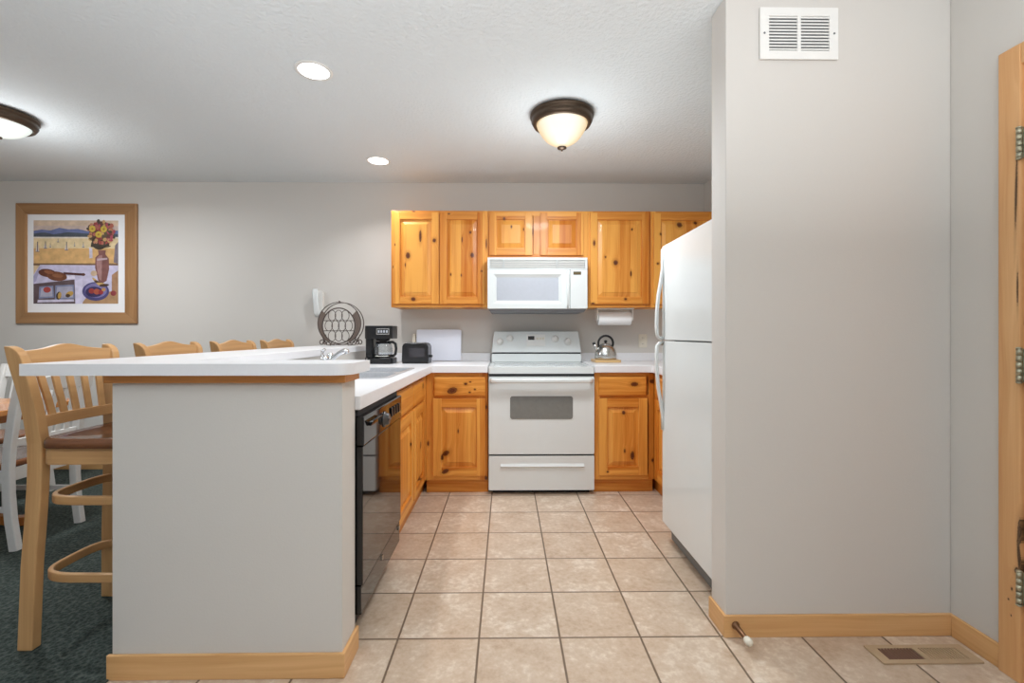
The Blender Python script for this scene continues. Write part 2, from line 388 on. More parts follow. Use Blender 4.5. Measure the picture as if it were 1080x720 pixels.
# wall cabinets
KU1 = [(-0.673, 1.915, 0.0105, 0.05, 0), (-0.77, 1.763, 0.0178, 0.0261, 0), (-0.564, 1.882, 0.0143, 0.0166, 0), (-0.728, 1.422, 0.019, 0.0166, 0), (-0.889, 1.674, 0.0071, 0.0107, 0), (-0.791, 1.69, 0.0048, 0.0166, 0), (-0.871, 1.848, 0.0048, 0.0095, 0)]
KU2 = [(-0.268, 1.767, 0.0154, 0.0214, 0), (-0.282, 1.946, 0.0083, 0.0119, 0), (-0.193, 1.642, 0.0071, 0.0071, 0), (-0.347, 1.889, 0.0048, 0.0238, 0), (-0.436, 1.616, 0.0059, 0.0119, 0), (-0.353, 1.61, 0.0048, 0.0119, 0), (-0.45, 2.09, 0.0095, 0.0059, 0)]
KU3 = [(0.861, 1.71, 0.019, 0.0214, 0), (0.99, 1.973, 0.0083, 0.0095, 0), (0.781, 1.755, 0.0071, 0.0095, 0), (0.982, 1.624, 0.0071, 0.0238, 0), (0.692, 1.864, 0.0095, 0.0238, 0), (0.939, 1.424, 0.0119, 0.0107, 0), (0.682, 1.39, 0.0143, 0.0071, 0)]
KU4 = [(1.366, 2.01, 0.0226, 0.0226, 0), (1.218, 1.937, 0.0095, 0.0107, 0), (1.194, 1.704, 0.0095, 0.0095, 0), (1.494, 2.025, 0.0143, 0.0119, 0)]
KM1 = [(-0.017, 2.055, 0.0099, 0.0116, 0), (0.136, 1.973, 0.005, 0.0116, 0), (0.04, 1.991, 0.0066, 0.0116, 0)]
UF = 3.62; UZ0, UZ1 = 1.36, 2.12; UD = WY-.0015-UF
def upper(label, u0, u1, z0, frame, doors, nm, bk=()):
    r = thing('wall_cabinet', label, 'cabinet', ((u0+u1)/2, WY-.001, z0))
    mp = mapper('-y', UF)
    cab_body(nm+'_box', '-y', UF, u0, u1, z0, UZ1, UD, frame, bk, r)
    for i, (a, c, zz0, zz1, kn) in enumerate(doors):
        panel_door(mp, a, c, zz0, zz1).build('door', pine('%s_door' % nm + 'ab'[i], 'x', kn, r['_o']), r, bevel=.002)
fr = lambda u0, u1, z0, z1, s=.04: [(u0, u0+s, z0, z1, 0), (u1-s, u1, z0, z1, 0), (u0+s, u1-s, z0, z0+s, 1), (u0+s, u1-s, z1-s, z1, 1)]
upper('knotty pine wall cabinet with two tall doors left of the microwave', -.905, -.1465, UZ0, fr(-.905, -.1465, UZ0, UZ1)+[(-.545, -.505, UZ0+.04, UZ1-.04, 0)],
      [(-.888, -.529, 1.385, 2.102, KU1), (-.522, -.172, 1.385, 2.102, KU2)], 'pine_left', [(-.728, 2.113, .014, .006, 0), (-.157, 1.86, .006, .04, 0)])
upper('short knotty pine wall cabinet with two small doors above the microwave', -.1455, .6445, 1.735, fr(-.1455, .6445, 1.735, UZ1)+[(.214, .288, 1.775, UZ1-.04, 0)],
      [(-.133, .203, 1.768, 2.102, KM1), (.268, .607, 1.768, 2.102, ())], 'pine_middle', [(.21, 1.96, .004, .03, 0)])
upper('knotty pine wall cabinet with one wide door above the paper towels', .6455, 1.142, UZ0, fr(.6455, 1.142, UZ0, UZ1),
      [(.662, 1.124, 1.385, 2.102, KU3)], 'pine_right')
upper('knotty pine wall cabinet half hidden behind the refrigerator top', 1.143, 1.70, UZ0, fr(1.143, 1.70, UZ0, UZ1),
      [(1.163, 1.66, 1.385, 2.102, KU4)], 'pine_corner')
# base cabinets
KD1 = [(-0.387, 0.744, 0.0397, 0.0251, 0.3), (-0.291, 0.792, 0.0132, 0.0093, 0), (-0.262, 0.731, 0.0093, 0.0066, 0), (-0.225, 0.753, 0.0079, 0.0066, 0), (-0.259, 0.806, 0.0079, 0.0053, 0)]
KB1 = [(-0.433, 0.295, 0.0291, 0.0185, 0.6), (-0.437, 0.166, 0.0291, 0.0159, 0.5), (-0.345, 0.454, 0.0053, 0.0159, 0), (-0.46, 0.265, 0.0093, 0.0238, 0)]
KF1 = [(-0.145, 0.622, 0.0067, 0.016, 0), (-0.562, 0.362, 0.008, 0.0186, 0), (-0.145, 0.112, 0.0106, 0.016, 0)]
KB2 = [(0.845, 0.583, 0.0132, 0.0145, 0), (0.908, 0.275, 0.0159, 0.0331, 0), (0.852, 0.308, 0.0066, 0.0159, 0), (0.729, 0.159, 0.0079, 0.0079, 0)]
KF2 = [(1.058, 0.806, 0.0239, 0.016, 0), (1.06, 0.236, 0.0106, 0.0133, 0)]
BF = 3.31; BT = .871; BD = WY-.0015-BF
def bframe(u0, u1, zr=.692, s=.032): return [(u0, u0+s, .098, BT, 0), (u1-s, u1, .098, BT, 0), (u0+s, u1-s, .098, .14, 1), (u0+s, u1-s, BT-.028, BT, 1), (u0+s, u1-s, zr-.02, zr+.02, 1)]
r = thing('base_cabinet', 'knotty pine base cabinet with drawer and door left of the range', 'cabinet', (-.36, WY-.001, 0))
cab_body('pine_base_left_box', '-y', BF, -.579, -.1335, .098, BT, BD, bframe(-.579, -.1335, s=.06), KF1, r, 1); mp = mapper('-y', BF)
drawer_front(mp, -.522, -.150, .702, .842).build('drawer', pine('pine_base_left_drawer', 'x', KD1, r['_o'])[::-1], r, bevel=.002)
panel_door(mp, -.526, -.150, .132, .686, .062).build('door', pine('pine_base_left_door', 'x', KB1, r['_o']), r, bevel=.002)
r = thing('base_cabinet', 'knotty pine base cabinet with drawer and door right of the range', 'cabinet', (.85, WY-.001, 0))
cab_body('pine_base_right_box', '-y', BF, .637, 1.069, .098, BT, BD, bframe(.637, 1.069, s=.04), KF2, r, 1)
drawer_front(mp, .665, 1.013, .702, .842).build('drawer', pine('pine_base_right_drawer', 'x', [(0.922, 0.788, 0.0291, 0.0159, 0)], r['_o'])[::-1], r, bevel=.002)
panel_door(mp, .665, 1.016, .132, .686, .062).build('door', pine('pine_base_right_door', 'x', KB2, r['_o']), r, bevel=.002)
r = thing('base_cabinet', 'knotty pine corner base cabinet between range wall and refrigerator', 'cabinet', (1.4, 3.0, 0))
cab_body('pine_base_corner_box', '-x', 1.071, 2.62, WY-.0015, .098, BT, .62, bframe(2.62, BF-.001, s=.04), [(3.24, .55, .03, .02, 0)], r, 1, 'y'); mp = mapper('-x', 1.071)
drawer_front(mp, 2.66, 3.25, .702, .842).build('drawer', pine('pine_base_corner_drawer', 'y', (), r['_o'])[::-1], r, bevel=.002)
panel_door(mp, 2.66, 3.25, .132, .686, .062).build('door', pine('pine_base_corner_door', 'y', (), r['_o']), r, bevel=.002)
r = thing('base_cabinet', 'knotty pine sink base cabinet with two doors beside the dishwasher', 'cabinet', (-.87, 2.9, 0))
cab_body('pine_sink_box', '+x', -.58, 2.302, WY-.0015, .098, .70, .586, [(2.302, 2.36, .098, BT, 0), (3.16, BF-.001, .098, BT, 0), (2.36, 3.16, .098, .14, 1), (2.36, 3.16, BT-.028, BT, 1), (2.36, 3.16, .672, .712, 1), (2.76, 2.83, .14, .672, 0), (2.76, 2.83, .712, BT-.028, 0)], (), r, 1, 'y'); mp = mapper('+x', -.58)
drawer_front(mp, 2.34, 2.785, .702, .842).build('drawer', pine('pine_sink_drawer_a', 'y', (), r['_o'])[::-1], r, bevel=.002)
drawer_front(mp, 2.805, 3.175, .702, .842).build('drawer', pine('pine_sink_drawer_b', 'y', [(3.1, .80, .02, .02, 0)], r['_o'])[::-1], r, bevel=.002)
panel_door(mp, 2.34, 2.785, .132, .686, .062).build('door', pine('pine_sink_door_a', 'y', [(2.71, .496, .017, .021, 0)], r['_o']), r, bevel=.002)
panel_door(mp, 2.805, 3.175, .132, .686, .062).build('door', pine('pine_sink_door_b', 'y', [(3.02, .42, .02, .026, 0), (3.03, .2, .035, .011, 0)], r['_o']), r, bevel=.002)
# worktops
SX0, SX1, SY0, SY1 = -1.13, -.612, 2.335, 3.04
ct = thing('countertop', 'white laminate L shaped countertop around the sink', 'countertop', (-.87, 2.8, .872))
L = [(-1.169, 1.683), (-.533, 1.683), (-.533, 3.28), (-.1325, 3.28), (-.1325, 3.928), (-1.169, 3.928)]
B().poly(L, [rrect(SX0, SX1, SY0, SY1, .04)], .872, .923).build('worktop', M['white_lam'], ct, bevel=.003)
B().box(-1.169, -.1325, 3.908, 3.928, .9235, .988).build('backsplash', M['white_lam'], ct, bevel=.002)
ct = thing('countertop', 'white laminate countertop right of the range under the kettle', 'countertop', (1.17, 3.6, .872))
B().poly([(.6355, 3.28), (1.046, 3.28), (1.046, 2.62), (1.70, 2.62), (1.70, 3.928), (.6355, 3.928)], [], .872, .923).build('worktop', M['white_lam'], ct, bevel=.003)
B().box(.6355, 1.70, 3.908, 3.928, .9235, .988).build('backsplash', M['white_lam'], ct, bevel=.002)
# raised bar
R_ = .06
L = [(-1.572, 1.50), (-.509-R_, 1.50)]+arc(-.509-R_, 1.50+R_, R_, -90, 0, 10)+[(-.509, 1.72), (-1.15, 1.72), (-1.15, 3.928), (-1.572, 3.928)]
tag(B().poly(L, [], 1.0145, 1.053).build('bar_counter', M['white_lam'], loc=(-1.2, 2.0, 1.0145), bevel=.003), 'long white laminate raised bar top on the grey half wall', 'bar counter')
# sink and faucet
s = thing('sink', 'stainless steel double bowl sink in the white countertop', 'sink', (-.87, 2.69, .923))
rim = B().poly(rrect(SX0-.012, SX1+.012, SY0-.012, SY1+.012, .045), [rrect(SX0+.13, SX1-.012, SY0+.012, 2.655, .05), rrect(SX0+.13, SX1-.012, 2.685, SY1-.012, .05)], .9235, .927)
rim.build('rim', M['sink'], s)
for y0, y1 in ((SY0+.012, 2.655), (2.685, SY1-.012)):
    b = B(); x0, x1 = SX0+.13, SX1-.012; Ls = []
    for z, m in ((.9265, 0), (.915, .002), (.78, .012), (.765, .02), (.757, .045)): Ls.append([(x, y, z) for x, y in rrect(x0+m, x1-m, y0+m, y1-m, .05)])
    b.loops(Ls, cap=False); n = len(Ls[0]); b.add(Ls[-1], [tuple(range(n))])
    bo = b.build('bowl', M['sink'], s)
    B().lathe([(.001, .759), (.02, .7585), (.04, .762), (.043, .758)], ((x0+x1)/2, (y0+y1)/2, 0), 20).build('drain', M['chrome'], bo)
f = thing('faucet', 'chrome kitchen faucet behind the sink, seen over the bar', 'faucet', (-1.06, 2.69, .927))
fx, fy = -1.06, 2.69
B().poly(rrect(fx-.026, fx+.026, fy-.12, fy+.12, .025), [], .9275, .938).lathe([(.032, .938), (.029, .95), (.027, .99), (.024, 1.0)], (fx, fy, 0), 20).build('base', M['chrome'], f, bevel=.002)
B().tube([(fx+.01, fy, .972), (fx+.045, fy, 1.005), (fx+.085, fy, 1.036), (fx+.115, fy, 1.052), (fx+.128, fy, 1.05), (fx+.134, fy, 1.036)], .014, 12, up=(0, 1, 0), scale=[1.25, 1.1, 1, .95, .95, 1.05]).build('spout', M['chrome'], f)
B().lathe([(.025, 1.0005), (.024, 1.012), (.014, 1.022)], (fx, fy, 0), 18).tube([(fx-.005, fy, 1.015), (fx-.016, fy, 1.03), (fx-.012, fy, 1.048), (fx+.004, fy, 1.062)], .009, 10, up=(0, 1, 0)).build('lever', M['chrome'], f)
B().lathe([(.018, .938), (.016, .955), (.013, .975), (.014, 1.03), (.009, 1.035)], (fx, fy+.085, 0), 16).build('side_sprayer', M['chrome'], f)

# ------------------------------------------------------------------ range
g = thing('range', 'white electric range with oven between the base cabinets', 'range', (.252, 3.6, 0))
x0, x1 = -.127, .631
B().box(x0, x1, 3.30, 3.90, .03, .864).build('body', M['white_app'], g, bevel=.004)
B().box(x0+.03, x1-.03, 3.33, 3.88, 0, .0295).build('plinth', M['dark_gap'], g)
ctp = B().poly(rrect(x0-.001, x1+.001, 3.275, 3.905, .012), [rrect(x0+.03, x1-.03, 3.33, 3.80, .012)], .866, .914)
ctp.build('cooktop_frame', M['white_app'], g, bevel=.006, seg=3)
ck = B().box(x0+.031, x1-.031, 3.331, 3.799, .868, .909).build('cooktop_glass', M['cooktop'], g)
for cx, cy, rr in ((.06, 3.44, .095), (.44, 3.44, .075), (.06, 3.68, .075), (.44, 3.68, .095)):
    B().lathe([(rr, .9092), (rr, .9098), (rr-.004, .9098), (rr-.004, .9092)], (cx, cy, 0), 40, ring=True).build('burner_ring', M['grey_disp'], ck)
od = B()
o = od.poly(rrect(x0+.002, x1-.002, .292, .845, .008), [], 0, .028, map3=lambda a, b_, c: (a, 3.2995-c, b_)).build('oven_door', M['white_app'], g, bevel=.005, seg=3)
B().poly(rrect(.027, .475, .543, .706, .018), [], .0285, .031, map3=lambda a, b_, c: (a, 3.2995-c, b_)).build('window', M['oven_glass'], o)
hb = B().sweep([(x0+.02, 3.266, .818), (x0+.035, 3.236, .82), (x0+.06, 3.228, .82), (x1-.06, 3.228, .82), (x1-.035, 3.236, .82), (x1-.02, 3.266, .818)], rrect(-.012, .012, -.016, .016, .009, 3))
hb.build('handle', M['white_app'], o)
dr = B().poly(rrect(x0+.002, x1-.002, .035, .279, .006), [], 0, .026, map3=lambda a, b_, c: (a, 3.2995-c, b_)).build('drawer', M['white_app'], g, bevel=.004, seg=3)
B().hexa([(-.04, 3.2732, .196), (.556, 3.2732, .196), (.556, 3.272, .196), (-.04, 3.272, .196), (-.04, 3.2732, .225), (.556, 3.2732, .225), (.556, 3.262, .206), (-.04, 3.262, .206)]).build('pull_lip', M['white_app'], dr, bevel=.002)
B().box(x0+.004, x1-.004, 3.2755, 3.2995, .8475, .8635).build('vent_gap', M['dark_gap'], g)
B().box(x0+.004, x1-.004, 3.278, 3.2995, .2815, .2895).build('drawer_gap', M['dark_gap'], g)
bg = B()
bg.hexa([(-.123, 3.81, .9145), (.626, 3.81, .9145), (.626, 3.90, .9145), (-.123, 3.90, .9145), (-.123, 3.815, .985), (.626, 3.815, .985), (.626, 3.90, .985), (-.123, 3.90, .985)])
bg.hexa([(-.123, 3.806, .996), (.626, 3.806, .996), (.626, 3.90, .996), (-.123, 3.90, .996), (-.103, 3.852, 1.172), (.606, 3.852, 1.172), (.606, 3.90, 1.172), (-.103, 3.90, 1.172)])
bgo = bg.build('backguard', M['white_app'], g, bevel=.008, seg=3)
B().box(-.115, .618, 3.818, 3.895, .9855, .9955).build('shadow_gap', M['dark_gap'], bgo)
def bgp(x, z, off=0): return (x, 3.806+(z-.996)/.176*.046-off*.967, z-off*0+off*.253)
for kx, kz in ((-.052, 1.085), (.030, 1.112), (.408, 1.108), (.512, 1.085)):
    b = B(); c = Vector(bgp(kx, kz)); nv = Vector((0, -.967, .253)); sv = Vector((1, 0, 0)); uv = Vector((0, .253, .967)); Ls = []
    for r_, h in ((.030, .0005), (.030, .004), (.022, .006), (.020, .022), (.016, .025)):
        Ls.append([tuple(c+nv*h+sv*r_*math.cos(2*PI*i/24)+uv*r_*math.sin(2*PI*i/24)) for i in range(24)])
    b.loops(Ls)
    L8 = [tuple(c+nv*h+sv*a+uv*e) for h in (.0252, .031) for a, e in ((-.004, -.018), (.004, -.018), (.004, .018), (-.004, .018))]
    b.hexa(L8); b.build('knob', M['white_matte'], bgo)
def on_panel(xa, xb, za, zb, off, nm, m):
    v = [bgp(x, z, o_) for o_ in (.0003, off) for x, z in ((xa, za), (xb, za), (xb, zb), (xa, zb))]
    return B().hexa(v).build(nm, m, bgo, bevel=.001)
on_panel(.17, .325, 1.05, 1.145, .003, 'control_panel', M['white_matte'])
on_panel(.182, .235, 1.10, 1.13, .0045, 'clock_display', M['black_gloss'])
for k in range(3): on_panel(.25+k*.024, .268+k*.024, 1.10, 1.12, .0045, 'button', M['cream'])

# ------------------------------------------------------------------ microwave
g = thing('microwave', 'white over the range microwave under the short cabinet', 'microwave', (.24, 3.9, 1.34))
x0, x1, yf = -.143, .621, 3.5
B().box(x0, x1, yf+.03, 3.928, 1.342, 1.7335).build('body', M['white_app'], g, bevel=.003)
B().hexa([(x0+.02, yf+.05, 1.318), (x1-.02, yf+.05, 1.318), (x1-.02, 3.9, 1.318), (x0+.02, 3.9, 1.318), (x0+.005, yf+.035, 1.3415), (x1-.005, yf+.035, 1.3415), (x1-.005, 3.92, 1.3415), (x0+.005, 3.92, 1.3415)]).build('underside', plain('grey_underside', (120, 122, 126), .5), g)
v = B().box(x0, x1, yf+.004, yf+.0295, 1.716, 1.7335).box(x0, x1, yf+.004, yf+.0295, 1.644, 1.65).box(x0, x0+.018, yf+.004, yf+.0295, 1.65, 1.716).box(x1-.018, x1, yf+.004, yf+.0295, 1.65, 1.716).box(x0+.018, x1-.018, yf+.022, yf+.0295, 1.65, 1.716)
for xc in (x0+.115, x1-.24): v.box(xc, xc+.014, yf+.006, yf+.022, 1.65, 1.716)
vo = v.build('vent_grille', M['white_app'], g, bevel=.001)
for k in range(5):
    z = 1.654+k*.0128
    B().hexa([(x0+.019, yf+.006, z), (x1-.019, yf+.006, z), (x1-.019, yf+.020, z+.005), (x0+.019, yf+.020, z+.005), (x0+.019, yf+.006, z+.0045), (x1-.019, yf+.006, z+.0045), (x1-.019, yf+.020, z+.0095), (x0+.019, yf+.020, z+.0095)]).build('louvre', M['white_matte'], vo)
xd = x1-.135
do = B().poly(rrect(x0, xd, 1.344, 1.642, .006), [rrect(x0+.045, xd-.062, 1.382, 1.606, .012)], 0, .03, map3=lambda a, b_, c: (a, yf+.0295-c, b_))
# sloping inner frame down to the window
R = lambda m, y: [(x0+.045+m, y, 1.382+m), (xd-.062-m, y, 1.382+m), (xd-.062-m, y, 1.606-m), (x0+.045+m, y, 1.606-m)]
L0, L1 = R(-.001, yf), R(.024, yf+.018)
do.add(L0+L1, [(0, 1, 5, 4), (1, 2, 6, 5), (2, 3, 7, 6), (3, 0, 4, 7)])
doo = do.build('door', M['white_app'], g, bevel=.003)
B().box(x0+.066, xd-.083, yf+.0175, yf+.029, 1.403, 1.585).build('window', M['grey_disp'], doo)
B().sweep([(xd-.018, yf-.001, 1.36), (xd-.018, yf-.02, 1.372), (xd-.018, yf-.022, 1.49), (xd-.018, yf-.02, 1.612), (xd-.018, yf-.001, 1.625)], rrect(-.011, .011, -.007, .007, .005, 3), up=(1, 0, 0)).build('handle', M['white_app'], doo)
pn = B().box(xd+.003, x1, yf+.0005, yf+.0295, 1.344, 1.642).build('control_panel', M['white_app'], g, bevel=.003)
B().box(xd+.026, xd+.086, yf-.001, yf+.0003, 1.602, 1.626).build('display', plain('amber_display', (96, 84, 60), .15), pn)
for i in range(3):
    for j in range(6): B().box(xd+.02+i*.036, xd+.046+i*.036, yf-.0002, yf+.0003, 1.375+j*.035, 1.396+j*.035).build('button', M['white_app'], pn)

# ------------------------------------------------------------------ refrigerator
g = thing('refrigerator', 'white top freezer refrigerator beside the partition wall', 'refrigerator', (1.25, 2.22, 0))
y0, y1 = 1.885, 2.557
B().box(.936, 1.63, y0+.005, y1-.005, .02, 1.632).build('body', M['white_app'], g, bevel=.004)
B().box(.918, .9355, y0+.02, y1-.02, .012, .104).build('kick_grille', M['grey_seam'], g)
for z0, z1 in ((.11, 1.1115), (1.1185, 1.636)):
    dd = B().poly(rrect(.87, .929, y0, y1, .012), [], z0, z1).build('door', M['white_app'], g, bevel=.003)
    B().box(.9295, .9355, y0+.01, y1-.01, z0+.006, z1-.006).build('gasket', M['grey_seam'], dd)
    if z0 < 1:
        pts = [(.868, 2.535, 1.100), (.845, 2.533, 1.098), (.835, 2.532, 1.085), (.832, 2.532, 1.03), (.834, 2.532, .94), (.842, 2.532, .85), (.856, 2.533, .77), (.867, 2.535, .70), (.868, 2.535, .62)]
    else:
        pts = [(.868, 2.535, 1.127), (.845, 2.533, 1.129), (.835, 2.532, 1.142), (.832, 2.532, 1.19), (.834, 2.532, 1.27), (.842, 2.532, 1.36), (.856, 2.533, 1.44), (.867, 2.535, 1.51), (.868, 2.535, 1.62)]
    B().sweep(pts, rrect(-.014, .014, -.008, .008, .006, 3), up=(1, 0, 0)).build('handle', M['white_app'], dd)
B().box(.88, .96, y0+.02, y0+.07, 1.6365, 1.65).build('hinge_cap', M['white_matte'], g, bevel=.003)
for fx, fy in ((.96, y0+.05), (.96, y1-.08), (1.56, y0+.05), (1.56, y1-.08)): B().lathe([(.02, 0), (.02, .012), (.012, .0195)], (fx, fy, 0), 14).build('foot', M['dark_gap'], g)

# ------------------------------------------------------------------ dishwasher
g = thing('dishwasher', 'glossy black dishwasher at the end of the peninsula', 'dishwasher', (-.85, 1.99, 0))
y0, y1 = 1.692, 2.296
B().box(-1.15, -.562, y0+.002, y1-.002, .10, .866).build('body', M['black'], g)
B().box(-1.1, -.60, y0+.01, y1-.01, .0, .0995).build('kick_plate', M['black'], g)
dd = B().box(-.5615, -.527, y0, y1, .226, .735).build('door', M['black_gloss'], g, bevel=.003)
B().box(-.5615, -.533, y0, y1, .118, .222).build('access_panel', M['black_gloss'], g, bevel=.002)
cp = B().box(-.5615, -.523, y0, y1, .7385, .845).build('control_panel', M['black_gloss'], g, bevel=.004)
B().box(-.5615, -.545, y0+.004, y1-.004, .846, .868).build('top_gap', M['dark_gap'], g)
B().lathe([(.034, 0), (.034, .004), (.026, .006), (.024, .02), (.019, .022)], (-.5225, 1.975, .785), 28, 0, 'x').box(-.502, -.497, 1.952, 1.998, .781, .789).build('dial', plain('grey_dial', (92, 92, 92), .22, .5), cp)
for yy in (2.09, 2.135, 2.18, 2.225): B().box(-.5225, -.516, yy-.011, yy+.011, .775, .815).build('button', M['black'], cp, bevel=.002)
B().hexa([(-.5225, y0+.06, .80), (-.5225, 1.89, .80), (-.514, 1.89, .80), (-.514, y0+.06, .80), (-.5225, y0+.06, .815), (-.5225, 1.89, .815), (-.505, 1.89, .819), (-.505, y0+.06, .819)]).build('latch_handle', M['black_gloss'], cp, bevel=.002)
for yy in (1.97, 2.27): B().box(-.5325, -.5275, yy-.008, yy+.008, .185, .205).build('clip', M['steel'], g)

# ------------------------------------------------------------------ worktop things
Z0 = .9235
# coffee maker
g = thing('coffee_maker', 'black drip coffee maker with glass carafe in the counter corner', 'coffee maker', (-.97, 3.58, Z0))
cx = -.955
B().poly(rrect(cx-.10, cx+.092, 3.46, 3.66, .035), [], Z0+.001, Z0+.042).build('base', M['black'], g, bevel=.006)
B().poly(rrect(cx-.118, cx-.062, 3.50, 3.68, .018), [], Z0+.0425, Z0+.19).build('water_tank', M['black'], g, bevel=.006)
hd = B().poly(rrect(cx-.118, cx+.092, 3.46, 3.68, .04), [], Z0+.1905, Z0+.288).build('brew_head', M['black'], g, bevel=.012, seg=3)
B().box(cx-.022, cx+.076, 3.456, 3.4595, Z0+.222, Z0+.268).build('bezel', M['steel'], hd, bevel=.002)
B().box(cx-.015, cx+.069, 3.454, 3.4555, Z0+.229, Z0+.261).build('panel', M['black'], hd)
for k in range(4): B().box(cx-.008+k*.02, cx+.005+k*.02, 3.4525, 3.4535, Z0+.236, Z0+.254).build('button', M['grey_disp'], hd)
B().lathe([(.03, Z0+.170), (.05, Z0+.178), (.055, Z0+.190)], (cx+.005, 3.55, 0), 28).build('filter_basket', M['black'], g)
CX = cx+.008
ca = B().lathe([(.045, Z0+.0425), (.064, Z0+.046), (.071, Z0+.08), (.069, Z0+.115), (.06, Z0+.145), (.055, Z0+.155), (.053, Z0+.155), (.058, Z0+.144), (.067, Z0+.115), (.069, Z0+.08), (.062, Z0+.05), (.02, Z0+.046)], (CX, 3.55, 0), 36).build('carafe', M['glass'], g)
B().lathe([(.056, Z0+.1555), (.057, Z0+.166), (.028, Z0+.169)], (CX, 3.55, 0), 28).build('carafe_lid', M['black'], ca)
B().lathe([(.0705, Z0+.050), (.0715, Z0+.050), (.0735, Z0+.062), (.0725, Z0+.062)], (CX, 3.55, 0), 36, ring=True).build('carafe_band', M['steel'], ca)
B().sweep([(CX+.045, 3.52, Z0+.163), (CX+.085, 3.50, Z0+.165), (CX+.108, 3.485, Z0+.152), (CX+.114, 3.482, Z0+.115), (CX+.108, 3.485, Z0+.075), (CX+.09, 3.498, Z0+.06), (CX+.062, 3.515, Z0+.057)], rrect(-.010, .010, -.008, .008, .005, 3), up=(0, 1, 0)).build('carafe_handle', M['black'], ca)
B().tube([(cx-.118, 3.62, Z0+.06), (cx-.15, 3.63, Z0+.04), (cx-.17, 3.68, Z0+.012), (cx-.165, 3.80, Z0+.008)], .006, 8).build('cord', M['black'], g)
# toaster
g = thing('toaster', 'black two slot toaster on the counter left of the range', 'toaster', (-.69, 3.58, Z0))
tx0, tx1 = -.797, -.592
pr_ = [(tx0, Z0+.012), (tx0+.004, Z0+.13), (tx0+.012, Z0+.148), (tx0+.03, Z0+.158), (tx1-.03, Z0+.158), (tx1-.012, Z0+.148), (tx1-.004, Z0+.13), (tx1, Z0+.012)]
B().poly(pr_, [], -3.66, -3.50, map3=lambda a, b_, c: (a, -c, b_)).build('body', M['black'], g, bevel=.008, seg=3)
B().box(tx0+.004, tx1-.004, 3.506, 3.654, Z0, Z0+.0115).build('base', M['black'], g, bevel=.002)
B().poly(rrect(tx0+.06, tx1-.03, Z0+.05, Z0+.12, .012), [], -3.4995, -3.4965, map3=lambda a, b_, c: (a, -c, b_)).build('side_panel', plain('dark_grey_gloss', (60, 58, 62), .15), g)
for yy in (3.535, 3.595): B().box(tx0+.035, tx1-.035, yy, yy+.028, Z0+.1582, Z0+.1602).build('slot', M['dark_gap'], g)
B().box(tx1-.002, tx1+.018, 3.55, 3.59, Z0+.045, Z0+.065).build('lever', M['black'], g, bevel=.004)
B().tube([(-.70, 3.665, Z0+.03), (-.72, 3.72, Z0+.01), (-.775, 3.84, Z0+.06), (-.782, 3.895, Z0+.13), (-.782, 3.915, Z0+.17)], .004, 8).build('cord', M['black'], g)
B().hexa([(-.798, 3.885, Z0+.15), (-.765, 3.885, Z0+.15), (-.765, 3.9205, Z0+.15), (-.798, 3.9205, Z0+.15), (-.79, 3.895, Z0+.225), (-.772, 3.895, Z0+.225), (-.772, 3.9205, Z0+.225), (-.79, 3.9205, Z0+.225)]).build('plug', M['cream'], g, bevel=.006)
# cutting board
a = math.radians(6); P0, P1 = (3.872, Z0+.002), (3.872+.262*math.sin(a), Z0+.002+.262*math.cos(a)); tN = (-.012*math.cos(a), .012*math.sin(a))
B_ = B(); LL = []
for t_ in (0, 1):
    LL.append([(x, P0[0]+(P1[0]-P0[0])*h+tN[0]*(1-t_), P0[1]+(P1[1]-P0[1])*h+tN[1]*(1-t_)) for x, h in rrect(-.757, -.381, .0, 1, .03)])
tag(B_.loops(LL, 0, False).build('cutting_board', M['board'], loc=(-.57, 3.87, Z0), bevel=.002), 'plain white board leaning on the wall behind the toaster', 'cutting board')
# kettle on trivet
tag(B().poly(rrect(.700, .906, 3.60, 3.80, .012), [], Z0+.0005, Z0+.021).build('trivet', M['bamboo'], loc=(.80, 3.7, Z0), bevel=.003), 'square light wood trivet under the kettle', 'trivet')
KZ = Z0+.0215; kx, ky = .803, 3.70
g = thing('kettle', 'stainless steel kettle with black handle on wood trivet', 'kettle', (kx, ky, KZ))
B().lathe([(.02, KZ), (.083, KZ+.001), (.088, KZ+.012), (.086, KZ+.045), (.074, KZ+.085), (.052, KZ+.110), (.045, KZ+.115), (.02, KZ+.116)], (kx, ky, 0), 40).build('body', M['steel'], g)
B().lathe([(.045, KZ+.1165), (.04, KZ+.124), (.012, KZ+.130), (.008, KZ+.134)], (kx, ky, 0), 32).build('lid', M['steel'], g)
B().lathe([(.006, KZ+.1345), (.012, KZ+.139), (.014, KZ+.147), (.008, KZ+.154), (.001, KZ+.155)], (kx, ky, 0), 20).build('lid_knob', M['black'], g)
hp = [(kx+.060*math.cos(t_), ky, KZ+.130+.060*math.sin(t_)) for t_ in [math.radians(v_) for v_ in range(-38, 219, 12)]]
B().sweep(hp, rrect(-.009, .009, -.008, .008, .006, 3), up=(0, 1, 0)).build('handle', M['black'], g)
sp = B().tube([(kx-.066, ky-.02, KZ+.075), (kx-.085, ky-.025, KZ+.10), (kx-.097, ky-.028, KZ+.122)], .014, 14, up=(0, 1, 0), scale=[1.3, 1, .8]).build('spout', M['steel'], g)
B().tube([(kx-.0972, ky-.028, KZ+.1225), (kx-.104, ky-.030, KZ+.136)], .013, 12, up=(0, 1, 0)).build('whistle_cap', M['black'], sp)
